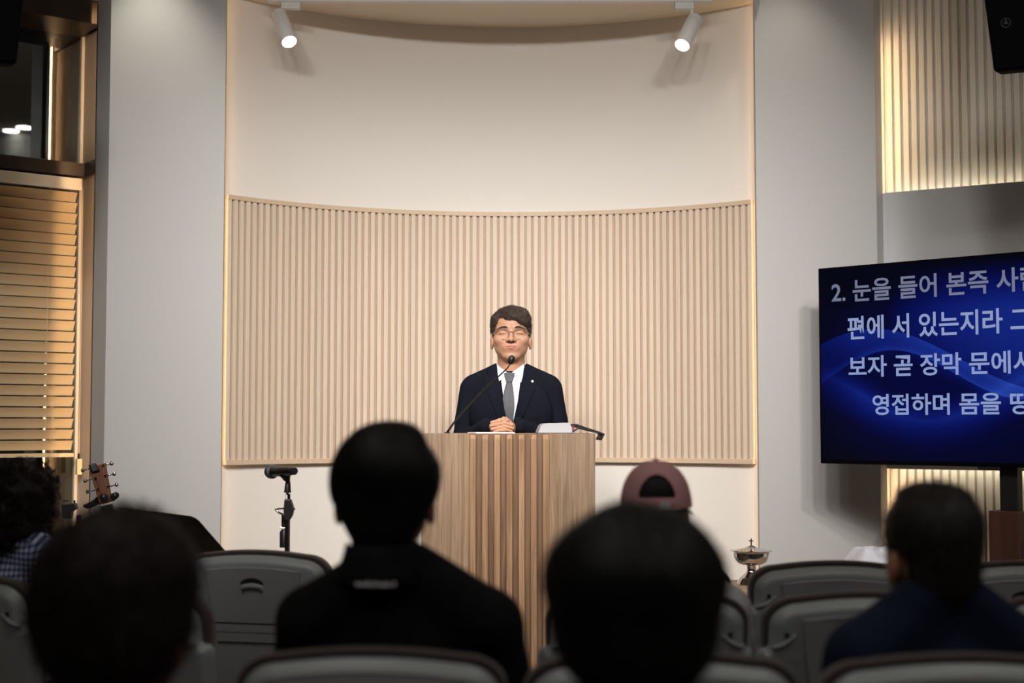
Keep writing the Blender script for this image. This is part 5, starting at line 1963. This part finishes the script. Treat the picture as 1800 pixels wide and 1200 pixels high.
# small pale lettering below the collar, too small to read
m = MB()
xl0 = 0.0
shf = None
g = np.random.default_rng(4)
x = -0.034
def back_y(sV, x, z):
    d = (sV[:, 0] - x) ** 2 + (sV[:, 2] - z) ** 2
    k = np.argsort(d)[:40]
    return sV[k][:, 1].max()
while x < 0.034:
    w = g.uniform(0.0025, 0.0045)
    z0 = 0.968 + 0.012 * x
    h = g.choice([0.0055, 0.0055, 0.008])
    y = max(back_y(sV, x, z0 + 0.003), H0[1] + 0.036 + math.sqrt(0.0905 ** 2 - x * x)) + 0.004
    m.box(x, x + w * 0.5, y - 0.006, y + 0.0012, z0, z0 + h)
    m.box(x, x + w, y - 0.003, y + 0.0012, z0 + 0.004, z0 + 0.0055)
    if g.random() < 0.6:
        m.box(x + w * 0.75, x + w, y - 0.003, y + 0.0012, z0, z0 + 0.0055)
    x += w + 0.0012
m.build('collar_print', M_LETTER, pb)

# the man in navy at the right
def hair_right(p):
    x, y, z = p[..., 0], p[..., 1], p[..., 2]
    f = ell(p, (0, 0.018, 0.136), (0.083, 0.098, 0.086))
    f = smin(f, ell(p, (0.020, 0.005, 0.196), (0.035, 0.05, 0.026)), 0.015)
    f = smin(f, ell(p, (-0.035, 0.005, 0.190), (0.030, 0.05, 0.020)), 0.015)
    f = smin(f, ell(p, (0, 0.045, 0.070), (0.066, 0.060, 0.075)), 0.03)
    f = smax(f, -np.maximum(y + 0.040, z - 0.150), 0.01)
    f = smax(f, np.where(np.abs(x) > 0.064, 0.095, 0.005) - z, 0.012)
    return f + 0.0035 * lump(p, (70, 70, 60), 31)


pn, H0n, _, _, _ = seated(1644, 848, 2.54, -14, 1.0, 0.905, 0.205, 'person in a navy shirt with tousled dark hair, at the right before the television', M_SKINDK, M_NAVY, hair_right, M_HAIRGREY, 0.005,
            strand=dict(n=1500, len=0.022, w=0.0010, rise=0.008, wig=0.8), neckline=-0.012)
gl2 = thing('eyeglasses', tuple(H0n)); gl2.parent = pn
for sx in (-1, 1):
    MB().tube([(sx * 0.060, -0.075, 0.112), (sx * 0.078, -0.03, 0.112), (sx * 0.084, 0.02, 0.104)], 0.0018, 6).build('temple', M_BLACK, gl2, smooth=True)
    pts = [Vector((sx * 0.033 + 0.025 * math.cos(2 * math.pi * i / 24), -0.088, 0.100 + 0.020 * math.sin(2 * math.pi * i / 24))) for i in range(25)]
    MB().tube(pts, 0.0012, 6).build('rim', M_BLACK, gl2, smooth=True)

# the largest dark head, nearest the camera
seated(1115, 891, 1.76, 4, 1.06, 0.865, 0.19, 'nearest person with a full round head of black hair, right of the lectern', M_SKINDK, M_BLKSHIRT,
       bob(0.108, 0.110, 0.004, 0.004, 41, 0.003), M_HAIRBLK, 0.006, strand=dict(n=900, len=0.03, w=0.0012, rise=0.004))
# the brown-haired head at the lower left
def hair_brown(p):
    y, z = p[..., 1], p[..., 2]
    f = ell(p, (0, 0.020, 0.134), (0.099, 0.108, 0.092))
    f = smin(f, ell(p, (0, 0.028, 0.085), (0.097, 0.098, 0.070)), 0.02)
    f = smin(f, ell(p, (0, 0.042, 0.035), (0.062, 0.060, 0.050)), 0.03)
    f = smax(f, -np.maximum(y + 0.035, z - 0.150), 0.01)
    return f + 0.006 * lump(p, (45, 45, 36), 51)


seated(206, 896, 1.76, 16, 1.02, 0.862, 0.19, 'nearest person with fluffy brown-black hair and a magenta collar, lower left', M_SKINDK, M_MAROON,
       hair_brown, M_HAIRBRN, 0.006, strand=dict(n=2500, len=0.022, w=0.0011, rise=0.010, wig=0.9))


# the curly-haired listener
def hair_curly(p):
    x, y, z = p[..., 0], p[..., 1], p[..., 2]
    f = ell(p, (0, 0.020, 0.125), (0.096, 0.105, 0.095))
    f = smin(f, ell(p, (0, 0.035, 0.050), (0.088, 0.085, 0.080)), 0.03)
    f = smax(f, -np.maximum(y + 0.030, z - 0.150), 0.012)
    return f + 0.006 * lump(p, (85, 85, 85), 61)


M_GING, gt_, gb_ = new_mat('gingham_cotton')
tc = gt_.nodes.new('ShaderNodeTexCoord')
sx_ = gt_.nodes.new('ShaderNodeSeparateXYZ')
gt_.links.new(tc.outputs['Object'], sx_.inputs[0])
K_ = 2 * math.pi / 0.0145
ga = (E(gt_, sx_.outputs[0]) * K_).sin().gt(0.0)
gz = (E(gt_, sx_.outputs[2]) * K_ + E(gt_, sx_.outputs[1]) * K_ * 0.6).sin().gt(0.0)
fac = (ga + gz) * 0.5
mx = gt_.nodes.new('ShaderNodeValToRGB')
mx.color_ramp.interpolation = 'CONSTANT'
mx.color_ramp.elements[0].color = lin(206, 214, 226)
mx.color_ramp.elements[1].position = 0.4
mx.color_ramp.elements[1].color = lin(112, 122, 168)
e3 = mx.color_ramp.elements.new(0.9)
e3.color = lin(42, 44, 100)
gt_.links.new(fac.s, mx.inputs[0])
gt_.links.new(mx.outputs[0], gb_.inputs['Base Color'])
gb_.inputs['Roughness'].default_value = 0.8
seated(36, 812, 3.86, 20, 0.98, 0.905, 0.19, 'person with curly dark hair and a blue gingham shirt at the left edge', M_SKINDK, M_GING,
       hair_curly, M_HAIRBRN, 0.006, strand=dict(n=500, len=0.02, w=0.0009, rise=0.01, wig=1.0, curls=520), neckline=0.01)

# the listener in the pink cap
def hair_cap(p):
    y, z = p[..., 1], p[..., 2]
    f = ell(p, (0, 0.018, 0.129), (0.0835, 0.098, 0.087))
    f = smin(f, ell(p, (0, 0.045, 0.065), (0.064, 0.056, 0.070)), 0.02)
    f = smax(f, -np.maximum(y + 0.040, z - 0.150), 0.01)
    return smax(f, 0.012 - z, 0.012) + 0.0015 * lump(p, (60, 60, 50), 71)


pc, Hc, hcs, _, _ = seated(1152, 811, 3.42, 4, 0.93, 0.865, 0.215, 'person in a dusty pink cap and light grey shirt beside the lectern', M_SKINDK, M_GREYSHIRT,
       hair_cap, M_HAIRBLK, 0.006)
cp = thing('baseball_cap', tuple(Hc)); cp.parent = pc
s_ = hcs
NA, NE = 160, 60
vv, ff = [], []
c0 = np.array((0, 0.018, 0.112)) * s_
rx, ry, rz = 0.093 * s_, 0.107 * s_, 0.118 * s_
for e in range(NE + 1):
    ph = e / NE * math.pi / 2
    for a in range(NA):
        th = 2 * math.pi * a / NA
        cph = math.cos(ph) ** 0.82
        vv.append((c0[0] + rx * cph * math.cos(th), c0[1] + ry * cph * math.sin(th), c0[2] - 0.006 * s_ + rz * math.sin(ph)))
for e in range(NE):
    for a in range(NA):
        th = 2 * math.pi * (a + 0.5) / NA
        zc = (e + 0.5) / NE
        da = (th - math.pi / 2) / 0.56       # opening at the back (+y)
        arch = abs(da) < 1 and 0.155 < zc < 0.155 + 0.36 * math.sqrt(max(0, 1 - da * da))
        if arch:
            continue
        a2 = (a + 1) % NA
        ff.append((e * NA + a, e * NA + a2, (e + 1) * NA + a2, (e + 1) * NA + a))
m = MB(); m.add(vv, ff)
o = m.build('crown', M_CAP, cp, smooth=True)
sm = o.modifiers.new('solid', 'SOLIDIFY'); sm.thickness = 0.003
m = MB(); m.lathe([(0.001, 0.006), (0.005, 0.005), (0.007, 0.002), (0.0075, -0.001)][::-1], 16, (c0[0], c0[1], c0[2] - 0.006 * s_ + rz))
m.build('button', M_CAP, cp, smooth=True)
# strap and snap
m = MB()
for i in range(20):
    pass
pts = []
vv, ff = [], []
for i in range(25):
    th = math.pi / 2 + (-0.62 + 1.24 * i / 24)
    for z_ in (0.000, 0.0185):
        for dr in (0.0, 0.003):
            ph = z_ / rz
            cph = math.cos(ph) ** 0.82
            vv.append((c0[0] + (rx + dr) * cph * math.cos(th), c0[1] + (ry + dr) * cph * math.sin(th), c0[2] - 0.006 * s_ + z_))
for i in range(24):
    b = i * 4
    ff += [(b, b + 4, b + 6, b + 2), (b + 1, b + 3, b + 7, b + 5), (b + 2, b + 6, b + 7, b + 3), (b, b + 1, b + 5, b + 4)]
ff += [(0, 2, 3, 1), (96, 97, 99, 98)]
m = MB(); m.add(vv, ff)
m.build('strap', M_CAP, cp, smooth=40)
M_SNAP = mat('pale_snap', lin(206, 214, 222), 0.4)
vv, ff = [], []
for i in range(9):
    th = math.pi / 2 + (0.08 + 0.26 * i / 8)
    for z_ in (0.003, 0.0165):
        for dr in (0.002, 0.0048):
            vv.append((c0[0] + (rx + dr) * math.cos(th), c0[1] + (ry + dr) * math.sin(th), c0[2] - 0.006 * s_ + z_))
for i in range(8):
    b = i * 4
    ff += [(b, b + 4, b + 6, b + 2), (b + 1, b + 3, b + 7, b + 5), (b + 2, b + 6, b + 7, b + 3), (b, b + 1, b + 5, b + 4)]
ff += [(0, 2, 3, 1), (32, 33, 35, 34)]
m = MB(); m.add(vv, ff)
m.build('snap', M_SNAP, cp)
# brim, drooping at the sides
vv, ff = [], []
NB_ = 24
for i in range(NB_ + 1):
    u = i / NB_ * 2 - 1
    th = -math.pi / 2 + u * 1.25
    for j in range(6):
        v_ = j / 5
        ext = 0.075 * v_ * max(0.0, 1 - 0.55 * u * u)
        x = c0[0] + (rx + 0.004 * v_) * math.cos(th) * (1 + 0.10 * v_)
        y = c0[1] + ry * math.sin(th) - ext
        z = c0[2] - 0.004 - 0.020 * u * u * (0.4 + 0.6 * v_) - 0.004 * v_
        vv.append((x, y, z))
for i in range(NB_):
    for j in range(5):
        a = i * 6 + j
        ff.append((a, a + 6, a + 7, a + 1))
m = MB(); m.add(vv, ff)
o = m.build('brim', M_CAP, cp, smooth=True)
sm = o.modifiers.new('solid', 'SOLIDIFY'); sm.thickness = 0.003
